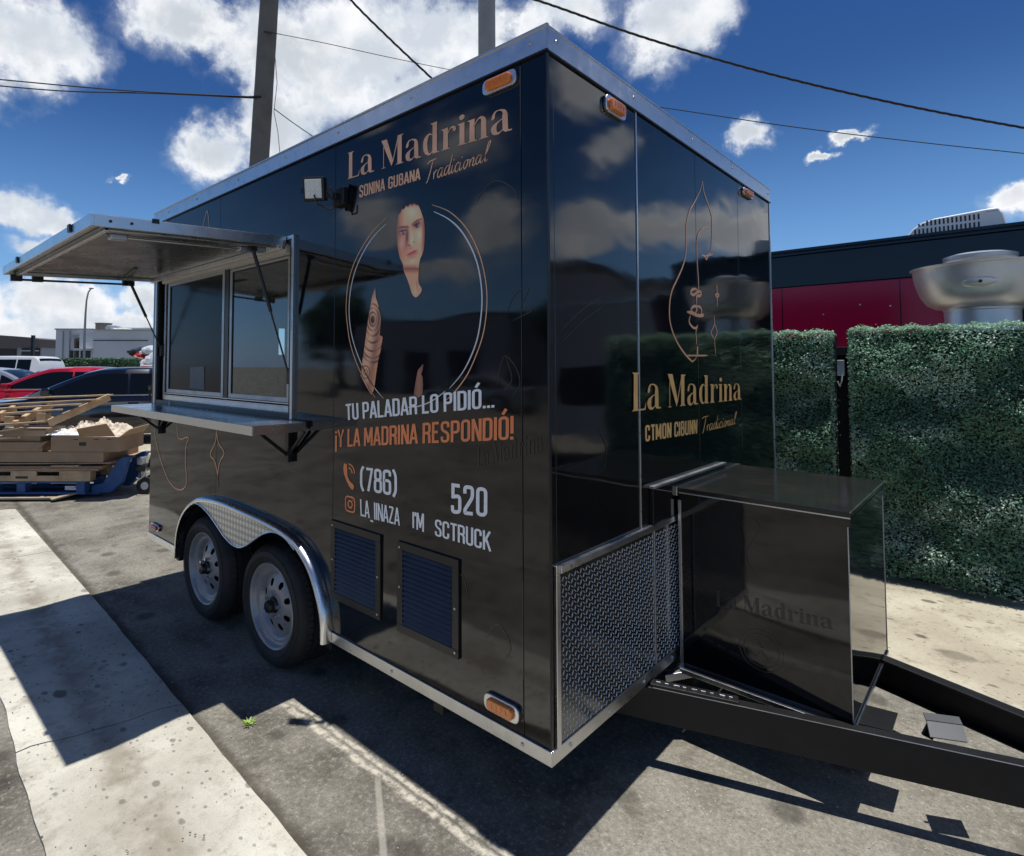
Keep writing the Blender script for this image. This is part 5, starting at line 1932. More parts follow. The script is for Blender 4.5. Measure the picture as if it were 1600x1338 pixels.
# ------------------------------------------------------------------ HEDGE SCREENS
def leaf_mesh(name, pos, nrm, size, cols, parent):
    """one rhombus leaf of two triangles per position"""
    n = len(pos)
    rnd = RNG.normal(size=(n, 3))
    nrm = nrm / np.linalg.norm(nrm, axis=1)[:, None]
    a = np.cross(nrm, rnd); a /= np.linalg.norm(a, axis=1)[:, None]
    b = np.cross(nrm, a)
    s = size[:, None]
    v = np.stack([pos - a * s, pos - b * s * .45 + nrm * s * .10, pos + a * s, pos + b * s * .45 + nrm * s * .10], axis=1).reshape(-1, 3)
    off = np.array(parent.location) if parent is not None else np.zeros(3)
    v = v - off
    me = bpy.data.meshes.new(name)
    me.vertices.add(4 * n)
    me.vertices.foreach_set('co', v.astype(np.float32).ravel())
    me.loops.add(6 * n)
    idx = np.arange(n)[:, None] * 4 + np.array([0, 1, 2, 0, 2, 3])[None, :]
    me.loops.foreach_set('vertex_index', idx.astype(np.int32).ravel())
    me.polygons.add(2 * n)
    me.polygons.foreach_set('loop_start', np.arange(0, 6 * n, 3, dtype=np.int32))
    me.polygons.foreach_set('loop_total', np.full(2 * n, 3, dtype=np.int32))
    me.update(calc_edges=True)
    ca = me.color_attributes.new('Col', 'FLOAT_COLOR', 'POINT')
    cc = np.repeat(np.concatenate([cols, np.ones((n, 1))], axis=1), 4, axis=0)
    ca.data.foreach_set('color', cc.astype(np.float32).ravel())
    me.materials.append(M_leaf)
    o = bpy.data.objects.new(name, me)
    COL.objects.link(o)
    o.parent = parent
    o['kind'] = 'stuff'
    return o


def smooth_noise(P, scale, seed):
    r = np.random.default_rng(seed)
    out = np.zeros(len(P))
    for k in range(14):
        d = r.normal(size=2)
        d /= np.linalg.norm(d)
        f = scale * (0.6 + 1.6 * r.random())
        out += np.sin(P @ d * f + r.random() * 6.28) / 14 ** .5
    return out


def hedge_panel(root_name, label, x, y0, y1, z0, z1, dens, leaf, seed, group=None, nx=-1):
    """vertical screen of artificial leaves; normal along -x"""
    root = thing(root_name, (x, (y0 + y1) / 2, 0), label, 'hedge screen', group)
    box(x + .03, x + .07, y0 + .01, y1 - .01, z0, z1 - .03, 'backing', M_hedgeback, root)
    A = (y1 - y0) * (z1 - z0)
    n = int(A * dens)
    y = RNG.uniform(y0, y1, n)
    z = RNG.uniform(z0, z1, n)
    P2 = np.stack([y, z], 1)
    h = .065 * smooth_noise(P2 * np.array([1, 1.6]), 5, seed) + .018 * smooth_noise(P2, 22, seed + 1)
    e = 1e-3
    hz = (.065 * smooth_noise((P2 + [0, e]) * np.array([1, 1.6]), 5, seed) + .018 * smooth_noise(P2 + [0, e], 22, seed + 1) - h) / e
    hy = (.065 * smooth_noise((P2 + [e, 0]) * np.array([1, 1.6]), 5, seed) + .018 * smooth_noise(P2 + [e, 0], 22, seed + 1) - h) / e
    h = h + RNG.normal(size=n) * .022
    z = z + (z > z1 - .03) * RNG.normal(size=n) * .012
    pos = np.stack([x - .02 - np.clip(h + .02, -.03, .16), y, z], 1)
    nr = np.stack([-np.ones(n), -hy, -hz], 1) + RNG.normal(size=(n, 3)) * .75
    nr[:, 2] += .8
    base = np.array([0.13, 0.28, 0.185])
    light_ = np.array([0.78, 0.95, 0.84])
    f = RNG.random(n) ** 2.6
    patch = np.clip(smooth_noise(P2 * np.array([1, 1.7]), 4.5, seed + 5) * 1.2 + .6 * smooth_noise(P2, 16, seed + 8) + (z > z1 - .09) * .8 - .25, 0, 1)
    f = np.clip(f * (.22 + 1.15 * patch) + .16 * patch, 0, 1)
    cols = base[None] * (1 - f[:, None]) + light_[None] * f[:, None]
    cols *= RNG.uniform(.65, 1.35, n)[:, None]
    size = leaf * RNG.uniform(.65, 1.3, n)
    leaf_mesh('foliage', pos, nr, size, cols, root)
    # top cap and end faces
    m = int((y1 - y0) * .12 * dens * 1.2)
    ty = RNG.uniform(y0, y1, m); tx = RNG.uniform(x - .07, x + .07, m)
    tz = z1 + .012 * smooth_noise(np.stack([ty, tx], 1), 25, seed + 2) + RNG.normal(size=m) * .008
    f = RNG.random(m) ** 1.3
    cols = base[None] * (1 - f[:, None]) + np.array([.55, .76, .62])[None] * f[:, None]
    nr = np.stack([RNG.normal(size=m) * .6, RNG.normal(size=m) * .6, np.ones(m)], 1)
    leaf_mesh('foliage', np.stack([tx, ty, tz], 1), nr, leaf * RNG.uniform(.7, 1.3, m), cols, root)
    m = int((z1 - z0) * .12 * dens)
    for ye in (y0, y1):
        tx = RNG.uniform(x - .05, x + .06, m); tz = RNG.uniform(z0, z1, m)
        f = RNG.random(m) ** 2.2
        cols = base[None] * (1 - f[:, None]) + light_[None] * f[:, None]
        leaf_mesh('foliage', np.stack([tx, ye + RNG.normal(size=m) * .008, tz], 1), RNG.normal(size=(m, 3)), leaf * RNG.uniform(.7, 1.3, m), cols, root)
    return root


hA = hedge_panel('hedge_screen', 'artificial boxwood screen on the right of the gap, wider one', 3.80, -1.82, -.178, .045, 1.785, 17000, .0098, 11, 'artificial hedge screens')
hB = hedge_panel('hedge_screen', 'artificial boxwood screen left of the gap, next to the trailer', 3.80, -.060, 1.55, .045, 1.775, 17000, .0098, 31, 'artificial hedge screens')
for hr, ys in ((hA, (-.176, -1.80)), (hB, (-.064, 1.54))):
    for yy in ys:
        box(3.80, 3.86, yy - .018, yy + .018, .0, 1.74, 'post', M_bframe, hr)
    box(3.84, 3.90, min(ys), max(ys), .0, .045, 'foot_rail', M_bframe, hr)
# hardware in the gap between the screens
gp = thing('gate_post', (3.93, -.12, 0), 'black upright panel closing the gap between the hedge screens', 'post')
box(3.91, 3.95, -.22, -.02, 0, 1.63, 'post_shaft', M_dark, gp)
gt = thing('gate_latch', (3.86, -.11, 1.5), 'small black and steel gate latch in the gap between the hedge screens', 'latch')
MB().box(3.82, 3.87, -.150, -.070, 1.60, 1.66).build('latch_body', M_bframe, gt, bevel=.004)
MB().box(3.80, 3.84, -.135, -.085, 1.44, 1.56).build('latch_plate', M_alu_dull, gt, bevel=.005)
MB().tube([(3.80, -.12, 1.45), (3.78, -.12, 1.40), (3.79, -.105, 1.36), (3.80, -.09, 1.40)], .006).build('hook', M_alu_dull, gt, smooth=True)

# ------------------------------------------------------------------ BLACK AND MAROON TRAILER behind the hedge
BT = thing('parked_trailer', (5.6, 2.0, 0), 'black and maroon concession trailer parked behind the hedge screens', 'food trailer')
XT = 5.60
box(XT, XT + 2.4, -1.90, 6.5, .40, 2.36, 'lower_body', M_maroon, BT, bevel=.01)
box(XT + .001, XT + 2.4, -1.901, 6.5, 2.361, 2.70, 'upper_body', M_navy, BT, bevel=.008)
MB().box(XT - .015, XT + 2.41, -1.915, 6.52, 2.70, 2.725).box(XT - .022, XT + 2.42, -1.92, 6.53, 2.735, 2.765).box(XT - .008, XT + 2.4, -1.91, 6.51, 2.725, 2.735).build('roof_trim', M_navy, BT, bevel=.003)
for y in (-.30, -1.3, .7):
    box(XT - .002, XT + .001, y, y + .008, .42, 2.36, 'seam', M_navy, BT, bevel=0)
MB().box(XT - .004, XT - .0005, -1.90, -.62, .42, 2.36).build('black_door', M_navy, BT)
for y, z in ((.02, 2.13), (-.22, 2.10), (.33, 2.05)):
    MB().cyl((XT, y, z), (XT - .006, y, z), .008, n=8).build('rivet', M_alu, BT)
for y in (1.2, 2.1):
    MB().cyl((XT - .02, y, .36), (XT + .24, y, .36), .36, n=28).build('wheel', M_rubber, BT, smooth=True)


GT = thing('grey_trailer', (6.7, -4.8, 0), 'light grey enclosed trailer parked in line beyond the black and maroon one', 'trailer')
box(5.62, 7.8, -7.6, -2.12, .50, 2.35, 'body', M_wallgrey, GT, bevel=.02)
box(5.60, 7.82, -7.62, -2.10, 2.35, 2.40, 'roof', M_alu_dull, GT)
box(5.612, 5.619, -3.50, -2.66, .98, 1.52, 'window', M_carglass, GT)
for yy in (-4.2, -5.0):
    MB().cyl((5.60, yy, .34), (5.85, yy, .34), .34, n=28).build('wheel', M_rubber, GT, smooth=True)


def rooftop_ac():
    r = thing('rooftop_air_conditioner', (6.2, -.65, 2.765), 'white slatted air conditioner on the roof of the black and maroon trailer', 'air conditioner')
    y_l, y_r = -.335, -1.02       # picture left, right
    x0, x1 = 5.75, 6.45
    prof = [(y_l, 2.767), (y_l - .06, 2.85), (y_l - .13, 2.90), (y_l - .22, 2.925), (y_r + .10, 2.950), (y_r + .03, 2.950), (y_r, 2.90), (y_r - .03, 2.767)]
    MB().prism(prof, lambda a, b, d_: Vector((d_, a, b)), x0, x1).build('cover', M_whitep, r, bevel=.012, segs=3)
    for row, (zz, hh) in enumerate(((2.862, .052), (2.795, .045))):
        for k in range(16):
            y = y_l - .10 - k * .030 + (0.03 if row else 0)
            if y < -.86: continue
            top = 2.90 if y > y_l - .16 else 3
            box(x0 - .0015, x0 + .003, y - .013, y, zz, min(zz + hh, top - .01), 'grille_slot', M_doordark, r, bevel=0)
    box(x0 - .0015, x0 + .003, -.995, -.915, 2.918, 2.930, 'nameplate', M_carsilver, r, bevel=0)


rooftop_ac()


def exhaust_fan():
    cx, cy = 4.50, -.885
    r = thing('exhaust_fan', (cx, cy, 1.7), 'spun aluminium exhaust fan bowl on a duct behind the hedge screen', 'exhaust fan')
    prof = [(.405, 2.255), (.412, 2.262), (.412, 2.270), (.404, 2.270), (.398, 2.258), (.392, 2.20), (.378, 2.13), (.352, 2.05), (.315, 1.99), (.26, 1.955), (.19, 1.945)]
    MB().lathe(prof, (cx, cy, 0), n=64).build('bowl', M_spun, r, smooth=True, angle=50)
    MB().lathe([(.215, 1.52), (.215, 1.93), (.222, 1.935), (.222, 1.95), (.19, 1.955)], (cx, cy, 0), n=48).build('duct', M_spun, r, smooth=True)
    MB().lathe([(.17, 2.0), (.17, 2.30), (.205, 2.315), (.212, 2.335), (.210, 2.350), (.15, 2.368), (0, 2.375)], (cx, cy, 0), n=48).build('motor_cover', M_alu_dull, r, smooth=True)
    # embossed dimple facing the camera
    dv = Vector((CAM.x - cx, CAM.y - cy, 0)).normalized()
    t_ = Vector((-dv.y, dv.x, 0))
    a = Vector((cx, cy, 2.115)) + dv * .368
    mb = MB()
    n = 24
    for i, (rr, dp) in enumerate(((1.0, .0), (.8, .010), (.5, .013), (.0, .014))):
        for k in range(n):
            t = 2 * PI * k / n
            q = Vector((cx, cy, 2.115 + .038 * rr * math.sin(t)))
            hy_ = .105 * rr * math.cos(t)
            zz = q.z
            rad = np.interp(zz, [1.99, 2.05, 2.13, 2.20], [.315, .352, .378, .392]) + dp - .002
            base_ = math.sqrt(max(0, rad * rad - hy_ * hy_))
            mb.v.append(tuple(Vector((cx, cy, zz)) + dv * base_ + t_ * hy_))
    for i in range(3):
        for k in range(n):
            j = (k + 1) % n
            mb.f.append((i * n + k, i * n + j, (i + 1) * n + j, (i + 1) * n + k))
    mb.build('spout_boss', M_spun, r, smooth=True)
    p = Vector((cx, cy, 2.118)) + dv * .388
    MB().cyl(p, p + dv * .012, .011, n=12).build('plug', M_bframe, r, smooth=True)
    MB().box(cx - .30, cx + .30, cy - .30, cy + .30, .0, 1.52).build('duct_housing', M_alu_dull, r, bevel=.01)


exhaust_fan()

# ------------------------------------------------------------------ CARS
def car(name, label, paint, loc, rz, kind='sedan', group='cars parked in the lot'):
    """local: +x forward, z up"""
    root = thing(name, loc, label, 'car', group, rz)
    L, Wd = (4.75, 1.84) if kind != 'suv' else (4.70, 1.90)
    if kind == 'suv':
        roof, belt, bot = 1.78, 1.08, .26
        cab = [(-2.22, 1.08), (-2.12, 1.70), (-1.6, 1.78), (.25, 1.77), (.55, 1.70), (1.05, 1.10)]
    elif kind == 'crossover':
        roof, belt, bot = 1.44, .92, .20
        cab = [(-2.15, .98), (-1.62, 1.32), (-.95, 1.43), (-.1, 1.44), (.45, 1.36), (1.42, .92)]
    else:
        roof, belt, bot = 1.43, .92, .18
        cab = [(-2.0, .95), (-1.35, 1.32), (-.80, 1.42), (.0, 1.43), (.50, 1.34), (1.35, .92)]
    # lower hull as lofted rings
    st = []
    for x in np.linspace(-L / 2, L / 2, 25):
        u = x / (L / 2)
        w = Wd / 2 * (1 - .16 * abs(u) ** 6 - .05 * abs(u) ** 2)
        if u > .28:
            zt = belt + .02 - (.16 if kind != 'suv' else .05) * ((u - .28) / .72) ** 1.6 - (.10 if u > .97 else 0)
        elif u < -.8:
            zt = belt + .05 - .05 * ((-u - .8) / .2)
        else:
            zt = belt + .02 + .02 * (-u)
        zb = bot + (.10 * (abs(u) > .93))
        st.append((x, w, zb, zt))
    mb = MB()
    rings = []
    for (x, w, zb, zt) in st:
        ring = [(-w * .92, zb), (-w * .99, zb + .12), (-w, (zb + zt) * .5), (-w * .985, zt - .10), (-w * .93, zt - .02), (-w * .6, zt + .02), (0, zt + .03),
                (w * .6, zt + .02), (w * .93, zt - .02), (w * .985, zt - .10), (w, (zb + zt) * .5), (w * .99, zb + .12), (w * .92, zb)]
        rings.append([(x, a, b) for a, b in ring])
    m = len(rings[0])
    for r in rings: mb.v += r
    for i in range(len(rings) - 1):
        for j in range(m):
            q = (j + 1) % m
            mb.f.append((i * m + j, i * m + q, (i + 1) * m + q, (i + 1) * m + j))
    mb.f.append(tuple(range(m))); mb.f.append(tuple((len(rings) - 1) * m + j for j in range(m)))
    body = mb.build('body', paint, root, smooth=True, local=True, angle=50)
    # cabin
    pc = [(p.x, p.y) for p in catmull([(a, b, 0) for a, b in cab], 5)]
    mb = MB()
    zb_ = belt - .02

    def half(z):
        t = max(0, (z - belt) / (roof - belt))
        return Wd / 2 * (.93 - .20 * t ** 1.15)
    top = []
    for (x, z) in pc:
        h = half(z)
        z = z - .0
        top.append((x, h, z))
    n = len(top)
    for (x, h, z) in top:
        mb.v += [(x, -h, z - .02), (x, -h * .86, z + .015), (x, 0, z + .03), (x, h * .86, z + .015), (x, h, z - .02)]
    for i in range(n - 1):
        for j in range(4):
            a = i * 5 + j
            mb.f.append((a, a + 1, a + 6, a + 5))
    k = len(mb.v)
    for (x, h, z) in top:
        mb.v += [(x, -half(belt), zb_), (x, half(belt), zb_)]
    for i in range(n - 1):
        mb.f.append((i * 5, k + 2 * i, k + 2 * i + 2, i * 5 + 5))
        mb.f.append((i * 5 + 4, k + 2 * i + 1, k + 2 * i + 3, i * 5 + 9))
    mb.build('cabin', paint, root, smooth=True, local=True, angle=50)
    # side glass: band between belt and roof
    def roofz(x):
        return np.interp(x, [p[0] for p in pc], [p[1] for p in pc])
    xs0, xs1 = cab[0][0] + .28, cab[-1][0] - .42
    cuts = [xs0, xs0 + (xs1 - xs0) * .18, xs0 + (xs1 - xs0) * .56, xs1]
    for s in (-1, 1):
        for a, b in ((cuts[0], cuts[1] - .04), (cuts[1], cuts[2] - .035), (cuts[2], cuts[3])):
            pts_t, pts_b = [], []
            for x in np.linspace(a, b, 9):
                zt = min(roofz(x) - .085, roof - .09)
                zt = max(zt, belt + .05)
                t = (zt - (belt + .03)) / 1.0
                def yy(z):
                    hb = half(belt); ht = half(roofz(x)); f = (z - zb_) / max(.05, (roofz(x) - .02 - zb_))
                    return (hb + (ht - hb) * f + .006) * s
                pts_t.append((x, yy(zt), zt)); pts_b.append((x, yy(belt + .035), belt + .035))
            mb = MB()
            for i in range(8):
                mb.quad(pts_t[i], pts_t[i + 1], pts_b[i + 1], pts_b[i])
            mb.build('side_window', M_carglass, root, local=True)
        # bright belt moulding
        mb = MB().bar((cuts[0], s * (half(belt) + .006), belt + .022), (cuts[3] + .1, s * (half(belt) + .010), belt + .022), .016, .022)
        mb.build('window_trim', M_alu_dull if paint is not M_carblack else M_carsilver, root, local=True)
        for xx in (cuts[1] - .6, cuts[2] - .5 + .3):
            mb = MB().box(xx, xx + .18, s * Wd / 2 - .01 if s > 0 else -Wd / 2 - .02, s * Wd / 2 + .02 if s > 0 else -Wd / 2 + .01, belt - .14, belt - .11)
            mb.build('door_handle', paint, root, bevel=.006, local=True)
        mb = MB()
        mb.box(xs1 - .05, xs1 + .10, *(sorted((s * (Wd / 2 - .02), s * (Wd / 2 + .20)))), belt + .03, belt + .17)
        mb.build('wing_mirror', paint, root, bevel=.035, local=True)
    # windscreen and rear glass
    def screen(pa, pb, nm):
        mb = MB()
        (xa, za), (xb, zb2) = pa, pb
        up_ = .02
        for i in range(8):
            for j in range(2):
                pass
        rows = []
        for i in range(9):
            t = i / 8
            x = xa + (xb - xa) * t
            z = roofz(x)
            h = half(z) * .86
            rows.append([(x, -h, z + .022), (x, -h * .5, z + .032), (x, 0, z + .037), (x, h * .5, z + .032), (x, h, z + .022)])
        for r in rows: mb.v += r
        for i in range(8):
            for j in range(4):
                a = i * 5 + j
                mb.f.append((a, a + 1, a + 6, a + 5))
        mb.build(nm, M_carglass, root, smooth=True, local=True)
    screen((cab[-2][0] + .05, 0), (cab[-1][0] - .06, 0), 'windscreen')
    screen((cab[0][0] + .06, 0), (cab[1][0] + (.0 if kind == 'suv' else .10), 0), 'rear_window')
    # wheels
    for sx in (-1, 1):
        for s in (-1, 1):
            wx = sx * (L / 2 - .92)
            y = s * (Wd / 2 - .10)
            wm = MB().lathe([(.0, .10), (.19, .105), (.205, .115), (.215, .10)], (wx, y, .335), (0, s, 0), 28).build('wheel', M_alu_dull, root, smooth=True, local=True)
            MB().lathe([(.21, .10), (.235, .118), (.30, .115), (.335, .08), (.335, -.08), (.30, -.11), (.2, -.11)], (wx, y, .335), (0, s, 0), 32).build('tyre', M_rubber, wm, smooth=True, local=True)
            MB().lathe([(.0, .117), (.37, .117), (.39, .10), (.39, -.15)], (wx, y - s * .045, .36), (0, s, 0), 28).build('wheel_arch', M_dark, root, local=True)
    for s in (-1, 1):
        MB().box(L / 2 - .22, L / 2 - .02, *(sorted((s * .50, s * .82))), belt - .28, belt - .16).build('headlight', M_whitep, root, bevel=.02, local=True)
        MB().box(-L / 2 - .005, -L / 2 + .12, *(sorted((s * .50, s * .84))), belt - .22, belt - .06).build('tail_light', M_redlens, root, bevel=.02, local=True)
    return root


def ground(px, D):
    p = at(px, 571, D)
    return (p.x, p.y, 0)


RZ = math.atan2(.7089, -.7053)          # heading towards picture left
car('parked_car', 'glossy black crossover car parked behind the stack of pallets', M_carblack, ground(184, 11.8), RZ + math.radians(22), 'crossover')
car('parked_car', 'red car parked just behind the black crossover', M_carred, ground(112, 14.6), RZ + math.radians(14), 'crossover')
car('parked_car', 'silver white car at the left picture edge, in front of the red car', M_carsilver, ground(-58, 15.4), RZ + math.radians(10), 'sedan')
car('parked_car', 'white off road vehicle with square side windows behind the other cars', M_carwhite, ground(-25, 19.5), RZ + math.radians(4), 'suv')

# ------------------------------------------------------------------ PALLET STACK on a blue pallet truck
ROT = -math.radians(45.15)
RX = Vector((math.cos(ROT), math.sin(ROT), 0))
RY = Vector((-math.sin(ROT), math.cos(ROT), 0))
PO = at(100, 571, 6.62); PO.z = 0
K = 1 / 137.4


def loc(px, depth, z):
    """stack coordinates: px along the front face, depth behind it, height"""
    q = PO + RX * ((px - 100) * K) + RY * depth
    return Vector((q.x, q.y, z))


def pbx(px0, px1, d0, d1, z0, z1, name, mat, parent, bevel=.003, tilt=0.0, yaw=0.0):
    o = loc(px0, d0, z0)
    a = RX * ((px1 - px0) * K) + Vector((0, 0, tilt))
    b = RY * (d1 - d0) + RX * yaw
    return MB().obox(o, a, b, Vector((0, 0, z1 - z0))).build(name, mat, parent, bevel=bevel)


def pallet(px0, px1, z0, h, mat, label, depth=.85, d0=0.0, tilt=0.0, group='pallets in the stack', name='pallet', yaw=0.0):
    r = thing(name, tuple(loc(px0, d0, z0)), label, 'pallet', group)
    th = h * .16
    nb = 6
    for i in range(nb):
        a = d0 + (depth - .10) * i / (nb - 1)
        pbx(px0, px1, a, a + .095 - .02 * random.random(), z0 + h - th, z0 + h, 'deck_board', mat, r, tilt=tilt, yaw=yaw * 0)
    for i in range(3):
        a = d0 + (depth - .10) * i / 2
        pbx(px0, px1, a + .002, a + .09, z0, z0 + th, 'bottom_board', mat, r, tilt=tilt)
    for q in range(3):
        c = px0 + (px1 - px0 - 14) * q / 2
        tz = tilt * (c - px0) / (px1 - px0)
        for i in range(3):
            a = d0 + (depth - .12) * i / 2
            pbx(c, c + 13, a + .001, a + .11, z0 + th + .001 + tz, z0 + h - th - .001 + tz, 'block', mat, r)
    return r


pl = pallet(-60, 138, .055, .150, M_bluep, 'blue painted pallet at the bottom of the stack', depth=.80)
# stencilled white marks on the blue pallet's corner block
pbx(107, 124, -.002, -.0005, .105, .150, 'stencil', pbr('stencil_white', (.45, .5, .55), .6, var=.5, vscale=60), pl, bevel=0)
beige = pallet(-60, 147, .207, .118, M_wood2, 'pale wooden pallet resting on the blue pallet', depth=.82)
# notched stringer of the wooden pallet on the front
r = beige
for a, b in ((-60, -20), (24, 64), (99, 147)):
    pbx(a, b, -.022, -.001, .207, .322, 'stringer', M_wood, r)
pbx(-20, 24, -.022, -.001, .207, .268, 'stringer', M_wood, r); pbx(64, 99, -.022, -.001, .207, .268, 'stringer', M_wood, r)
pbx(32, 51, -.0235, -.0221, .235, .262, 'stencil', M_ink, r, bevel=0)
fl = thing('flattened_carton', tuple(loc(0, 0, .33)), 'flattened cardboard layers lying on the wooden pallet', 'cardboard')
pbx(-60, 160, -.03, .80, .327, .352, 'sheet', M_card, fl)
pbx(-60, 163, -.02, .82, .354, .372, 'sheet', M_card, fl, yaw=.03)
pbx(88, 130, -.045, .30, .373, .385, 'sheet', M_card2, fl)
pbx(-60, 176, .0, .86, .386, .402, 'sheet', M_card, fl, yaw=.05, tilt=.012)
b1 = thing('cardboard_box', tuple(loc(50, 0, .41)), 'long flat brown cardboard box under the two open boxes', 'box', 'cardboard boxes on the pallets')
pbx(-60, 165, .0, .80, .416, .530, 'carton', M_card, b1, bevel=.004)
pbx(-60, 165, .30, .36, .530, .532, 'packing_tape', M_card2, b1, bevel=0)
b2 = thing('cardboard_box', tuple(loc(130, 0, .54)), 'tan printed cardboard box holding crumpled paper, right side of the stack', 'box', 'cardboard boxes on the pallets')


def open_box(root, px0, px1, d0, d1, z0, z1, mat, t=.006):
    pbx(px0, px1, d0, d0 + t, z0, z1, 'side', mat, root, bevel=.001)
    pbx(px0, px1, d1 - t, d1, z0, z1, 'side', mat, root, bevel=.001)
    pbx(px0, px0 + 1, d0 + t, d1 - t, z0, z1, 'side', mat, root, bevel=.001)
    pbx(px1 - 1, px1, d0 + t, d1 - t, z0, z1, 'side', mat, root, bevel=.001)
    pbx(px0 + 1, px1 - 1, d0 + t, d1 - t, z0, z0 + t, 'bottom', mat, root, bevel=0)


open_box(b2, 83, 190, .0, .55, .533, .700, M_card)
pbx(127, 138, -.0015, -.0004, .600, .640, 'printed_mark', M_ink, b2, bevel=0)
for px_ in (118, 150, 170):
    pbx(px_, px_ + 7, -.0015, -.0004, .668, .676, 'printed_mark', M_ink, b2, bevel=0)
fp = MB()
A0, A1 = loc(128, -.003, .700), loc(183, -.003, .708)
fp.quad(A0, A1, loc(176, -.10, .860), loc(132, -.12, .80))
o = fp.build('flap', M_card, b2); sm = o.modifiers.new('t', 'SOLIDIFY'); sm.thickness = .005
fp = MB().quad(loc(190, .0, .70), loc(190, .55, .70), loc(204, .50, .80), loc(202, .05, .78))
o = fp.build('flap', M_card2, b2); sm = o.modifiers.new('t', 'SOLIDIFY'); sm.thickness = .005
b3 = thing('cardboard_box', tuple(loc(30, 0, .53)), 'low brown cardboard box with tape at the left of the stack', 'box', 'cardboard boxes on the pallets')
pbx(-60, 70, .0, .50, .533, .640, 'carton', M_card, b3, bevel=.004)
pbx(-60, 62, .05, .45, .641, .700, 'sheet', M_card2, b3)
MB().prism([(48, .545), (72, .64), (80, .655), (62, .55)], lambda a, b, d_: loc(a, d_, b), -.012, -.006).build('torn_flap', M_card, b3)
b4 = thing('cardboard_box', tuple(loc(60, 0, .70)), 'broken pale carton between the wooden pallet and the tan box', 'box', 'cardboard boxes on the pallets')
pbx(5, 72, .02, .40, .703, .790, 'carton', M_card2, b4)
pbx(44, 76, -.02, .02, .71, .775, 'flap', M_card2, b4)


def crumple(px0, px1, d0, d1, z, hgt, name, label, seed, mat=None):
    nx, ny = 34, 20
    mb = MB()
    rr = np.random.default_rng(seed)
    H = rr.random((nx + 1, ny + 1))
    for i in range(nx + 1):
        for j in range(ny + 1):
            u, v = i / nx, j / ny
            env = (math.sin(PI * u) * math.sin(PI * v)) ** .45
            p = loc(px0 + (px1 - px0) * u, d0 + (d1 - d0) * v, z + hgt * env * (.35 + .75 * H[i, j] * .5 + .35 * abs(math.sin(u * 11 + 3 * v)) * abs(math.cos(v * 7 + u * 4))))
            mb.v.append(tuple(p + RX * (rr.random() - .5) * .02))
    for i in range(nx):
        for j in range(ny):
            a = i * (ny + 1) + j
            mb.f.append((a, a + 1, a + ny + 2, a + ny + 1))
    o = mb.build(name, mat or M_crump)
    return tag(o, label, 'packing paper', 'crumpled packing paper')


crumple(84, 188, .01, .54, .70, .20, 'packing_paper', 'crumpled cream packing paper heaped in the tan box', 3)
crumple(78, 128, -.05, .35, .725, .075, 'packing_paper', 'white plastic sheet hanging at the left of the crumpled paper', 8, M_paper)
# broken pallet leaning on top of the stack at the left
tp = thing('pallet', tuple(loc(30, 0, .80)), 'light wooden pallet tilted on top of the left boxes', 'pallet', 'pallets in the stack')


def plank(a, b, w, h, mat=M_wood):
    MB().bar(loc(*a), loc(*b), w, h).build('plank', mat, tp, bevel=.003)


plank((-50, .05, .93), (95, .02, 1.005), .09, .018)
plank((-50, .22, .99), (112, .18, 1.055), .09, .018)
plank((-50, .40, 1.03), (128, .36, 1.100), .10, .018)
plank((-50, .60, 1.09), (133, .56, 1.145), .10, .018)
plank((-50, -.02, .81), (76, -.04, .875), .07, .020)
plank((-50, .30, .84), (78, .28, .90), .09, .018)
plank((84, -.06, .86), (131, .55, 1.12), .025, .085)
plank((30, -.03, .84), (36, .5, 1.03), .06, .085)
plank((-30, -.03, .80), (-24, .5, .98), .06, .085)
for z_, a_ in ((.86, 12), (.90, 62)):
    pbx(a_, a_ + 14, -.03, .07, z_ - .03, z_ + .07, 'block', M_wood, tp)
plank((-50, -.05, .70), (40, -.06, .80), .05, .014, M_wood2)
plank((2, -.06, .685), (42, -.06, .70), .05, .014, M_card2)

# plank on the ground under the stack
o = MB().bar(loc(-60, -.10, .030), loc(104, -.06, .034), .09, .022).bar(loc(98, -.14, .030), loc(126, .06, .075), .08, .018).build('loose_board', M_wood2, bevel=.003)
tag(o, 'loose pale board lying on the asphalt under the blue pallet', 'board')

# pallet truck
pt = thing('pallet_truck', tuple(loc(190, .4, 0)), 'blue hand pallet truck with black handle holding up the pallets', 'pallet truck')
MB().prism([(138, .05), (170, .05), (184, .16), (193, .40), (199, .455), (190, .46), (178, .42), (168, .30), (156, .16), (138, .13)], lambda a, b, d_: loc(a, d_, b), .12, .22).build('frame_plate', M_bluep, pt, bevel=.006)
MB().prism([(138, .05), (170, .05), (184, .16), (193, .40), (199, .455), (190, .46), (178, .42), (168, .30), (156, .16), (138, .13)], lambda a, b, d_: loc(a, d_, b), .52, .62).build('frame_plate', M_bluep, pt, bevel=.006)
for d_ in (.12, .50):
    pbx(-60, 150, d_, d_ + .14, .03, .052, 'fork', M_bluep, pt)
MB().cyl(loc(202, .37, .12), loc(202, .37, .40), .035, n=16).build('hydraulic_cylinder', M_alu_dull, pt, smooth=True)
pbx(194, 212, .28, .46, .26, .33, 'pump_block', M_bframe, pt, bevel=.01)
pbx(196, 206, .30, .44, .33, .42, 'pump_block', M_alu_dull, pt, bevel=.01)
MB().tube([loc(212, .37, .30), loc(218, .37, .45), loc(219, .37, .80), loc(218, .37, 1.12)], .022, 10).build('handle', M_bframe, pt, smooth=True)
MB().tube([loc(211, .37, 1.12), loc(210, .37, 1.22), loc(214, .30, 1.26), loc(224, .30, 1.26), loc(229, .37, 1.22), loc(226, .37, 1.12), loc(218, .37, 1.10)], .012, 8).build('grip', M_bframe, pt, smooth=True)
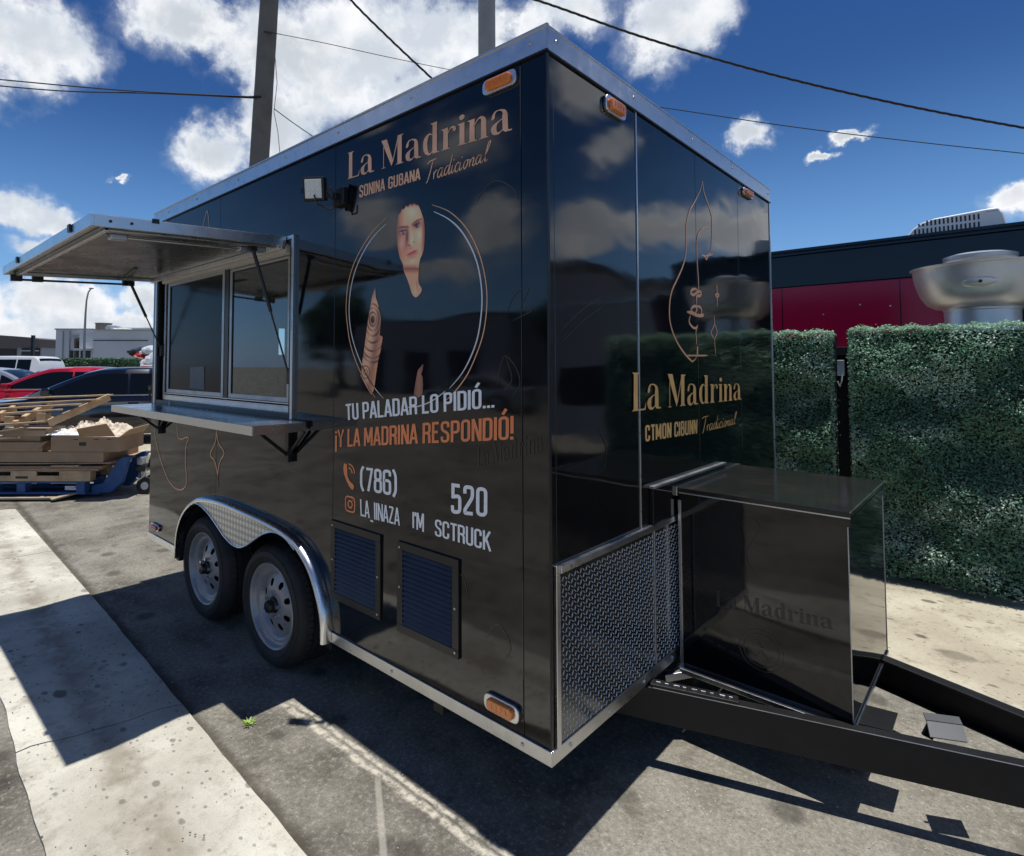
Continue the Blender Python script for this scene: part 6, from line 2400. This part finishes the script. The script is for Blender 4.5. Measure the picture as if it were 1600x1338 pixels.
for dd in (.26, .44):
    MB().cyl(loc(213, dd, .10), loc(213, dd + .05, .10), .10, n=24).build('wheel', M_rubber, pt, smooth=True)
    MB().cyl(loc(213, dd - .006, .10), loc(213, dd + .056, .10), .045, n=16).build('hub', M_alu_dull, pt, smooth=True)
MB().tube([loc(200, .24, .20), loc(207, .2, .18), loc(214, .2, .22), loc(218, .22, .30)], .009, 8).build('pedal', M_alu_dull, pt, smooth=True)

# ------------------------------------------------------------------ BACKGROUND BUILDINGS (left)
def bgroot(name, px, D, label, cat='building', group=None):
    p = at(px, 571, D); p.z = 0
    return thing(name, tuple(p), label, cat, group, ROT)


def mpx(D):
    return D / 909.63


def zpx(py, D):
    return 1.5125 + (571.5 - py) * D / 909.63


class BG:
    """builds in a root whose x runs along the picture and y away from the camera"""
    def __init__(s, root, px, D):
        s.r, s.px, s.D = root, px, D

    def b(s, px0, px1, py0, py1, d0, d1, name, mat, bevel=0.0, parent=None):
        k = mpx(s.D)
        return MB().box((px0 - s.px) * k, (px1 - s.px) * k, d0, d1, zpx(py1, s.D), zpx(py0, s.D)).build(name, mat, parent or s.r, bevel=bevel, local=True)


D = 45
r = bgroot('workshop_building', 150, D, 'low white flat roofed workshop with brown door behind the car park')
g_ = BG(r, 150, D)
g_.b(60, 123, 514, 572, 2.0, 14, 'wall', M_wallwhite)
MB().box((60 - 150) * mpx(D), (123 - 150) * mpx(D), 1.8, 14.2, zpx(514, D), zpx(512, D)).build('roof', M_wallgrey, r, local=True)
g_.b(123, 152, 519, 572, 0.0, 14, 'wall', M_wallwhite)
g_.b(152, 260, 518, 572, -.6, 14, 'wall', M_wallwhite)
g_.b(151, 261, 516.5, 518, -.8, 14.2, 'roof', M_wallgrey)
g_.b(140, 270, 509, 518, 3, 16, 'roof_storey', M_wallwhite)
g_.b(196, 270, 502, 509, 5, 18, 'roof_storey', M_wallgrey)
g_.b(92, 119, 529, 564, 1.85, 1.99, 'shop_door', M_brown)
for k_ in range(5):
    g_.b(96 + k_ * 4.6, 99.2 + k_ * 4.6, 534, 560, 1.78, 1.84, 'pane', M_doordark)
g_.b(93, 121, 523, 528, 1.0, 1.9, 'door_canopy', M_wallgrey)
g_.b(125, 143, 546, 549, -.9, -.01, 'window_canopy', M_wallwhite)
g_.b(126, 141, 549, 561, -.05, -.005, 'window', M_carglass)
g_.b(85, 89, 548, 560, 1.9, 1.99, 'window', M_doordark)
g_.b(72, 72.8, 516, 566, 1.9, 1.99, 'downpipe', M_wallgrey)
g_.b(83, 83.8, 516, 566, 1.9, 1.99, 'downpipe', M_wallgrey)
g_.b(152, 236, 533.0, 534.2, -.66, -.61, 'conduit', M_doordark)
for px_ in (163, 170, 178):
    g_.b(px_, px_ + 6, 512, 518, 1.0, 2.2, 'roof_debris', M_paper, bevel=.1)
tk = bgroot('roof_tank', 114, 44, 'dark round water tank on the roof of the white workshop', 'tank')
MB().cyl((0, 4, zpx(518, 44)), (0, 4, zpx(501, 44)), .60, n=20).cyl((0, 4, zpx(501, 44)), (0, 4, zpx(500, 44)), .66, n=20).build('tank', M_greypole, tk, smooth=True, local=True)
r = bgroot('roof_air_conditioner', 128, 44, 'pale rooftop air conditioner beside the dark tank', 'air conditioner')
BG(r, 128, 44).b(120, 137, 504, 519, 3.6, 4.6, 'casing', M_wallwhite, bevel=.03)
BG(r, 128, 44).b(122, 129, 506, 512, 3.55, 3.61, 'grille', M_wallgrey)

D = 60
r = bgroot('garage_building', 20, D, 'brown arched roof garage building with dark openings at the left edge')
k = mpx(D)
pts = [(-140, 530)] + [(-140 + q * 20, 530 - 6.0 * math.sin(PI * q / 10)) for q in range(1, 10)] + [(60, 531), (60, 544), (-140, 544)]
MB().prism([((a - 20) * k, zpx(b, D)) for a, b in pts], lambda a, b, d_: Vector((a, d_, b)), 0, 20).build('roof', M_brown, r, local=True)
g_ = BG(r, 20, D)
g_.b(-140, 58, 544, 575, .6, 19, 'wall', M_wallgrey)
for a in (-100, -62, -24, 28):
    g_.b(a, a + (43 if a != 28 else 28), 546 if a != 28 else 545, 566, .45, .58, 'garage_opening', M_doordark)
g_.b(28, 56, 548.5, 550, .38, .44, 'shutter_rail', M_wallwhite)

r = bgroot('dark_post', 49, 30, 'dark square post standing in front of the garage building', 'post')
BG(r, 49, 30).b(47, 51, 525, 572, 0, .15, 'post_shaft', M_bframe)
r['label'] = 'dark square post standing in front of the garage building'

# lamp post with flag-like arm
r = bgroot('lamp_post', 131, 40, 'slim curved grey lamp post rising behind the white workshop', 'street lamp')
k = mpx(40)
pp = [((131 - 131) * k, 0, 0), (0, 0, zpx(520, 40)), ((131.5 - 131) * k, 0, zpx(490, 40)), ((132.5 - 131) * k, 0, zpx(470, 40)), ((135 - 131) * k, 0, zpx(457, 40)), ((139.5 - 131) * k, 0, zpx(451, 40))]
MB().tube(pp, [.09, .08, .065, .055, .05, .045], 8).build('shaft', M_concpole, r, smooth=True, local=True)
MB().box((137 - 131) * k, (142 - 131) * k, -.1, .1, zpx(452, 40), zpx(450.5, 40)).build('lamp_head', M_concpole, r, local=True)

# distant hedge
def far_hedge():
    D = 26
    k = mpx(D)
    p = at(150, 571, D); p.z = 0
    r = thing('far_hedge', tuple(p), 'low green hedge screen between the parked cars and the white workshop', 'hedge', None, ROT)
    x0, x1 = (48 - 150) * k, (262 - 150) * k
    z1 = zpx(560.5, D)
    MB().box(x0, x1, .1, .3, 0, z1 - .05).build('backing', M_hedgeback, r, local=True)
    n = 15000
    x = RNG.uniform(x0, x1, n); z = RNG.uniform(.3, z1, n)
    P2 = np.stack([x, z], 1)
    y = .05 - .10 * smooth_noise(P2 * np.array([1.0, .3]), 6, 77) + RNG.normal(size=n) * .03
    nr = np.stack([np.zeros(n), -np.ones(n), .5 * np.ones(n)], 1) + RNG.normal(size=(n, 3)) * .7
    f = RNG.random(n) ** 1.6
    cols = np.array([.035, .085, .045])[None] * (1 - f[:, None]) + np.array([.16, .30, .17])[None] * f[:, None]
    o = leaf_mesh('foliage', np.stack([x, y, z], 1), nr, .05 * RNG.uniform(.7, 1.3, n), cols, None)
    o.parent = r


far_hedge()

# pickup loaded with wrapped furniture
D = 17.5
k = mpx(D)
p = at(210, 571, D); p.z = 0
pk = thing('pickup_truck', tuple(p), 'white pickup truck with a red tail light, loaded high, seen behind the awning', 'pickup truck', None, ROT)
MB().box((182 - 210) * k, (300 - 210) * k, 0, 1.8, .45, zpx(588, D)).build('bed', M_carwhite, pk, bevel=.04, local=True)
MB().box((222 - 210) * k, (232 - 210) * k, -.03, -.002, zpx(584, D), zpx(573, D)).build('tail_light', M_redlens, pk, bevel=.01, local=True)
MB().box((218 - 210) * k, (300 - 210) * k, 0, 1.8, zpx(588, D) - .05, zpx(571, D)).build('tailgate', M_carwhite, pk, bevel=.03, local=True)
for sx in (195, 280):
    MB().cyl(((sx - 210) * k, -.05, .36), ((sx - 210) * k, .25, .36), .36, n=24).build('wheel', M_rubber, pk, smooth=True, local=True)


def lump(px, py, rx, ry, name, mat, label, seed, cat, depth=.5):
    """irregular wrapped bundle: a noisy, creased ellipsoid"""
    rr = random.Random(seed)
    q = at(px, 571, D); q.z = zpx(py, D)
    mb = MB()
    n1, n2 = 18, 10
    ph = [rr.random() * 6 for _ in range(6)]
    for i in range(n2 + 1):
        for j in range(n1):
            th = PI * i / n2; fi = 2 * PI * j / n1
            w = 1 + .18 * math.sin(3 * fi + ph[0]) * math.sin(2 * th + ph[1]) + .12 * math.sin(7 * fi + ph[2]) * math.sin(5 * th + ph[3]) + .10 * (rr.random() - .5)
            mb.v.append((rx * k * w * math.sin(th) * math.cos(fi), depth * w * math.sin(th) * math.sin(fi) + .9, ry * k * w * math.cos(th)))
    for i in range(n2):
        for j in range(n1):
            a = i * n1 + j; b = i * n1 + (j + 1) % n1
            mb.f.append((a, b, b + n1, a + n1))
    o = mb.build(name, mat, None, smooth=True, local=True, angle=30)
    o.location = q
    o.rotation_euler = (0, 0, ROT)
    return tag(o, label, cat)


lump(195, 552, 14, 8, 'wrapped_bundle', M_bframe, 'dark rolled bundle at the left of the pickup load', 1, 'bundle')
lump(214, 550, 16, 10, 'wrapped_bundle', M_plasticwrap, 'white plastic wrapped bundle on top of the pickup load', 2, 'bundle')
lump(220, 566, 15, 15, 'wrapped_bundle', M_plasticwrap, 'clear plastic sheet hanging over the side of the pickup load', 3, 'bundle', .7)
lump(204, 556, 12, 5, 'wrapped_bundle', M_carred, 'small red wrapped piece in the pickup load', 4, 'bundle', .6)

bg_ = MB()
rr_ = random.Random(9)
for i in range(13):
    for j in range(20):
        th = PI * i / 12; fi = 2 * PI * j / 20
        w_b = 1 + .16 * math.sin(4 * fi + 2 * th) + .12 * (rr_.random() - .5)
        bg_.v.append((.42 + .15 * w_b * math.sin(th) * math.cos(fi), 2.86 - .20 + .20 * w_b * math.sin(th) * math.sin(fi), 1.37 + .17 * w_b * math.cos(th)))
for i in range(12):
    for j in range(20):
        a = i * 20 + j; b = i * 20 + (j + 1) % 20
        bg_.f.append((a, b, b + 20, a + 20))
tag(bg_.build('plastic_bag', pbr('green_film', (0.16, 0.30, 0.22), .3, var=.4, vscale=12, bump=.6, bscale=12), None), 'crumpled pale green plastic bag on the shelf inside the serving window', 'bag')

# ------------------------------------------------------------------ POLES AND WIRES
P1b = at(404, 571, 9.5); P1b.z = 0
P1a = at(437, -120, 9.5)
q1 = at(405, 255, 9.5); q2 = at(421, 0, 9.5)
dirp = (q2 - q1).normalized()
bot = q1 - dirp * (q1.z / dirp.z)
top = q1 + dirp * ((10.5 - q1.z) / dirp.z)
up_ = thing('utility_pole', tuple(bot), 'leaning weathered wooden utility pole behind the awning side of the trailer', 'utility pole')
mb = MB()
N = 24
pts = [bot.lerp(top, i / N) for i in range(N + 1)]
mb.tube(pts, [.168 - .03 * i / N + .002 * math.sin(i * 2.1) for i in range(N + 1)], 20)
mb.build('pole_shaft', M_greypole, up_, smooth=True)
hk = at(396, 152, 9.35)
MB().bar(hk, hk + Vector((.09, -.09, .0)), .03, .03).cyl(hk, hk + Vector((-.05, .05, 0)), .02, n=8).build('insulator_bracket', M_bframe, up_)
MB().tube([at(412, 50, 9.3), at(419, 52, 9.28), at(424, 54, 9.3)], .008).build('tie_wire', M_wire, up_)
MB().tube([at(430, 90, 9.4), at(433, 130, 9.4), at(428, 175, 9.4), at(434, 205, 9.4), at(437, 235, 9.4), at(436, 300, 9.4)], .005, 6).build('ground_wire', M_wire, up_)

b2_ = at(762, 571, 11); b2_.z = 0
t2_ = at(762, 0, 11); t2_ = Vector((b2_.x, b2_.y, 10.5))
cp = thing('concrete_pole', tuple(b2_), 'straight grey concrete pole behind the top corner of the trailer', 'utility pole')
MB().tube([b2_.lerp(t2_, i / 12) for i in range(13)], [.175 - .012 * i / 12 for i in range(13)], 20).build('pole_shaft', M_concpole, cp, smooth=True)


def wire(name, pts, r, label, n=8, twist=False):
    P = catmull(pts, n)
    mb = MB()
    if twist:
        for ph in (0, 2.1, 4.2):
            Q = []
            for i, p in enumerate(P):
                a = ph + i * .9
                Q.append(p + CU * math.cos(a) * r * .8 + CR * math.sin(a) * r * .8)
            mb.tube(Q, r * .75, 6)
    else:
        mb.tube(P, r, 6)
    o = mb.build(name, M_wire, None, smooth=True)
    return tag(o, label, 'cable', 'overhead cables')


wire('overhead_cable', [at(700, -40, 9), at(843, 2, 9), at(1010, 60, 9), at(1200, 115, 9), at(1400, 162, 9), at(1600, 200, 9), at(1800, 232, 9)], .014, 'thick black bundled cable crossing the sky at the upper right', 26, True)
wire('overhead_cable', [at(1000, 163, 11), at(1050, 170.5, 11), at(1250, 200, 11.5), at(1450, 224, 12), at(1600, 240, 12), at(1800, 262, 12)], .009, 'thin black cable in the sky below the thick bundled one')
wire('overhead_cable', [at(-80, 116, 9.6), at(0, 124.5, 9.6), at(200, 142, 9.5), at(396, 151.5, 9.35)], .010, 'upper of the two cables running left from the wooden pole')
wire('overhead_cable', [at(-80, 126, 9.6), at(0, 134.5, 9.6), at(110, 143, 9.5), at(250, 146.5, 9.5), at(396, 153.5, 9.35)], .010, 'lower of the two cables running left from the wooden pole')
wire('overhead_cable', [at(413, 49, 9.3), at(500, 66, 9.8), at(600, 88, 10.5), at(702, 109, 11), at(762, 119, 11)], .006, 'thin cable from the wooden pole towards the concrete pole')
wire('overhead_cable', [at(500, -60, 9), at(548, 0, 9.2), at(610, 62, 9.5), at(676, 124, 9.8), at(730, 175, 10)], .013, 'black cable slanting down to the roof edge left of the concrete pole', 12, True)
wire('overhead_cable', [at(428, 170, 9.4), at(455, 190, 9.6), at(490, 214, 9.8), at(530, 240, 10)], .007, 'short thin cable slanting down from the wooden pole to the roof')

# ------------------------------------------------------------------ small things on the ground
wd = thing('weed', (-.300, 1.295, 0), 'tiny bright green weed sprouting from the asphalt by the gutter', 'weed')
M_weed = pbr('weed_leaf', (0.30, 0.46, 0.07), .6, var=.3, vscale=60)
mb = MB()
for i in range(34):
    a = random.random() * 6.28
    rr = .005 + .022 * random.random()
    c = Vector((-.300 + rr * math.cos(a), 1.295 + rr * math.sin(a), .003 + .010 * random.random()))
    t_ = Vector((math.cos(a), math.sin(a), .5)).normalized() * (.006 + .004 * random.random())
    s_ = Vector((-math.sin(a), math.cos(a), .1)) * .0035
    mb.quad(c - t_, c + s_, c + t_, c - s_)
mb.build('leaves', M_weed, wd)
mb = MB()
for i in range(9):
    a = i * .7
    mb.tube([(-.300, 1.295, 0), (-.300 + .03 * math.cos(a), 1.295 + .03 * math.sin(a), .016)], .0012, 4)
mb.build('stems', M_weed, wd)

# ------------------------------------------------------------------ the lot behind the viewer (mirrored in the black paint)
def tree(name, loc_, h, cr, label, seed):
    rr = np.random.default_rng(seed)
    r = thing(name, loc_, label, 'tree', 'trees west of the lot')
    MB().tube([Vector(loc_) + Vector((0, 0, 0)), Vector(loc_) + Vector((.1, .05, h * .3)), Vector(loc_) + Vector((0, .1, h * .7))], [.22, .17, .08], 10).build('trunk', M_trunk, r, smooth=True)
    C = []
    for k_ in range(26):
        d_ = rr.normal(size=3); d_ /= np.linalg.norm(d_)
        C.append(np.array(loc_) + np.array([0, 0, h * .62]) + d_ * np.array([cr, cr, h * .34]) * rr.random() ** .4)
    n = 9000
    ci = rr.integers(0, len(C), n)
    C = np.array(C)[ci]
    d_ = rr.normal(size=(n, 3)); d_ /= np.linalg.norm(d_, axis=1)[:, None]
    pos = C + d_ * (cr * .38 * rr.random(n) ** .35)[:, None]
    f = rr.random(n)
    cols = np.array([.025, .05, .018])[None] * (1 - f[:, None]) + np.array([.07, .12, .035])[None] * f[:, None]
    leaf_mesh('crown', pos, d_ + rr.normal(size=(n, 3)) * .5, .16 * rr.uniform(.7, 1.3, n), cols, r)['kind'] = 'thing'
    return r


wb_ = thing('grey_warehouse', (-24, 20.5, 0), 'long grey warehouse across the lot, west of the trailer', 'building')
box(-30, -20, 15.2, 26.5, 0, 3.9, 'wall', M_wallgrey, wb_)
box(-30.2, -19.8, 15.0, 26.7, 3.9, 4.1, 'roof', M_brown, wb_)
for y in (17.0, 20.5, 24.0):
    box(-19.99, -19.93, y, y + 1.9, .0, 2.4, 'roller_door', M_doordark, wb_)
for i, (x, y, h, c_) in enumerate(((-21, 12.2, 5.6, 2.1), (-23, 9.0, 5.2, 2.0), (-21, 29.5, 6.2, 2.3), (-24, 34, 6.8, 2.6), (-27, 4.5, 5.5, 2.2))):
    tree('broadleaf_tree', (x, y, 0), h, c_, ['broad tree right beside the grey warehouse', 'smaller tree south of the warehouse', 'broad tree north of the warehouse', 'tallest tree north of the warehouse', 'lone tree at the south end of the lot'][i], 40 + i)
car('parked_car', 'silver car parked in front of the grey warehouse', M_carsilver, (-13.5, 11.5, 0), PI / 2, 'sedan')
car('parked_car', 'dark car parked next to the silver car by the warehouse', M_carblack, (-13.5, 6.0, 0), PI / 2, 'suv')
sb_ = thing('grey_building', (16, -12, 0), 'grey building with dark doorways south of the trailers', 'building')
box(8, 30, -20, -10, 0, 4.9, 'wall', M_wallgrey, sb_)
box(7.8, 30.2, -20, -9.8, 4.9, 5.15, 'roof', M_brown, sb_)
for x in (16.5, 23):
    box(x, x + 3.2, -9.99, -9.94, 0.9, 2.7, 'doorway', M_doordark, sb_)


# loose grit on the ground: small stones, too many to count
def grit():
    rr = random.Random(5)
    mb = MB()
    for i in range(420):
        if i < 260:
            x, y = rr.uniform(-1.3, .1), rr.uniform(-.2, 3.2)
        elif i < 340:
            x, y = rr.uniform(.3, 1.6), rr.uniform(-1.1, -.1)
        else:
            x, y = rr.uniform(2.2, 3.7), rr.uniform(-1.1, .2)
        z = .016 if -1.1 < x < -.5 else (.004 if x > 2.1 else .0)
        s_ = rr.uniform(.0015, .0042)
        a = rr.random() * 6
        dx, dy = Vector((math.cos(a), math.sin(a), 0)) * s_, Vector((-math.sin(a), math.cos(a), 0)) * s_ * rr.uniform(.6, 1)
        o_ = Vector((x, y, z - s_ * .2))
        mb.obox(o_, dx * 1.4, dy * 1.4, Vector((rr.uniform(-.3, .3) * s_, 0, s_)))
    o = mb.build('grit', pbr('grit_stone', (.33, .31, .28), .8, var=.5, vscale=3), None)
    tag(o, 'scattered grit on the asphalt and gutter', kind='stuff')


grit()
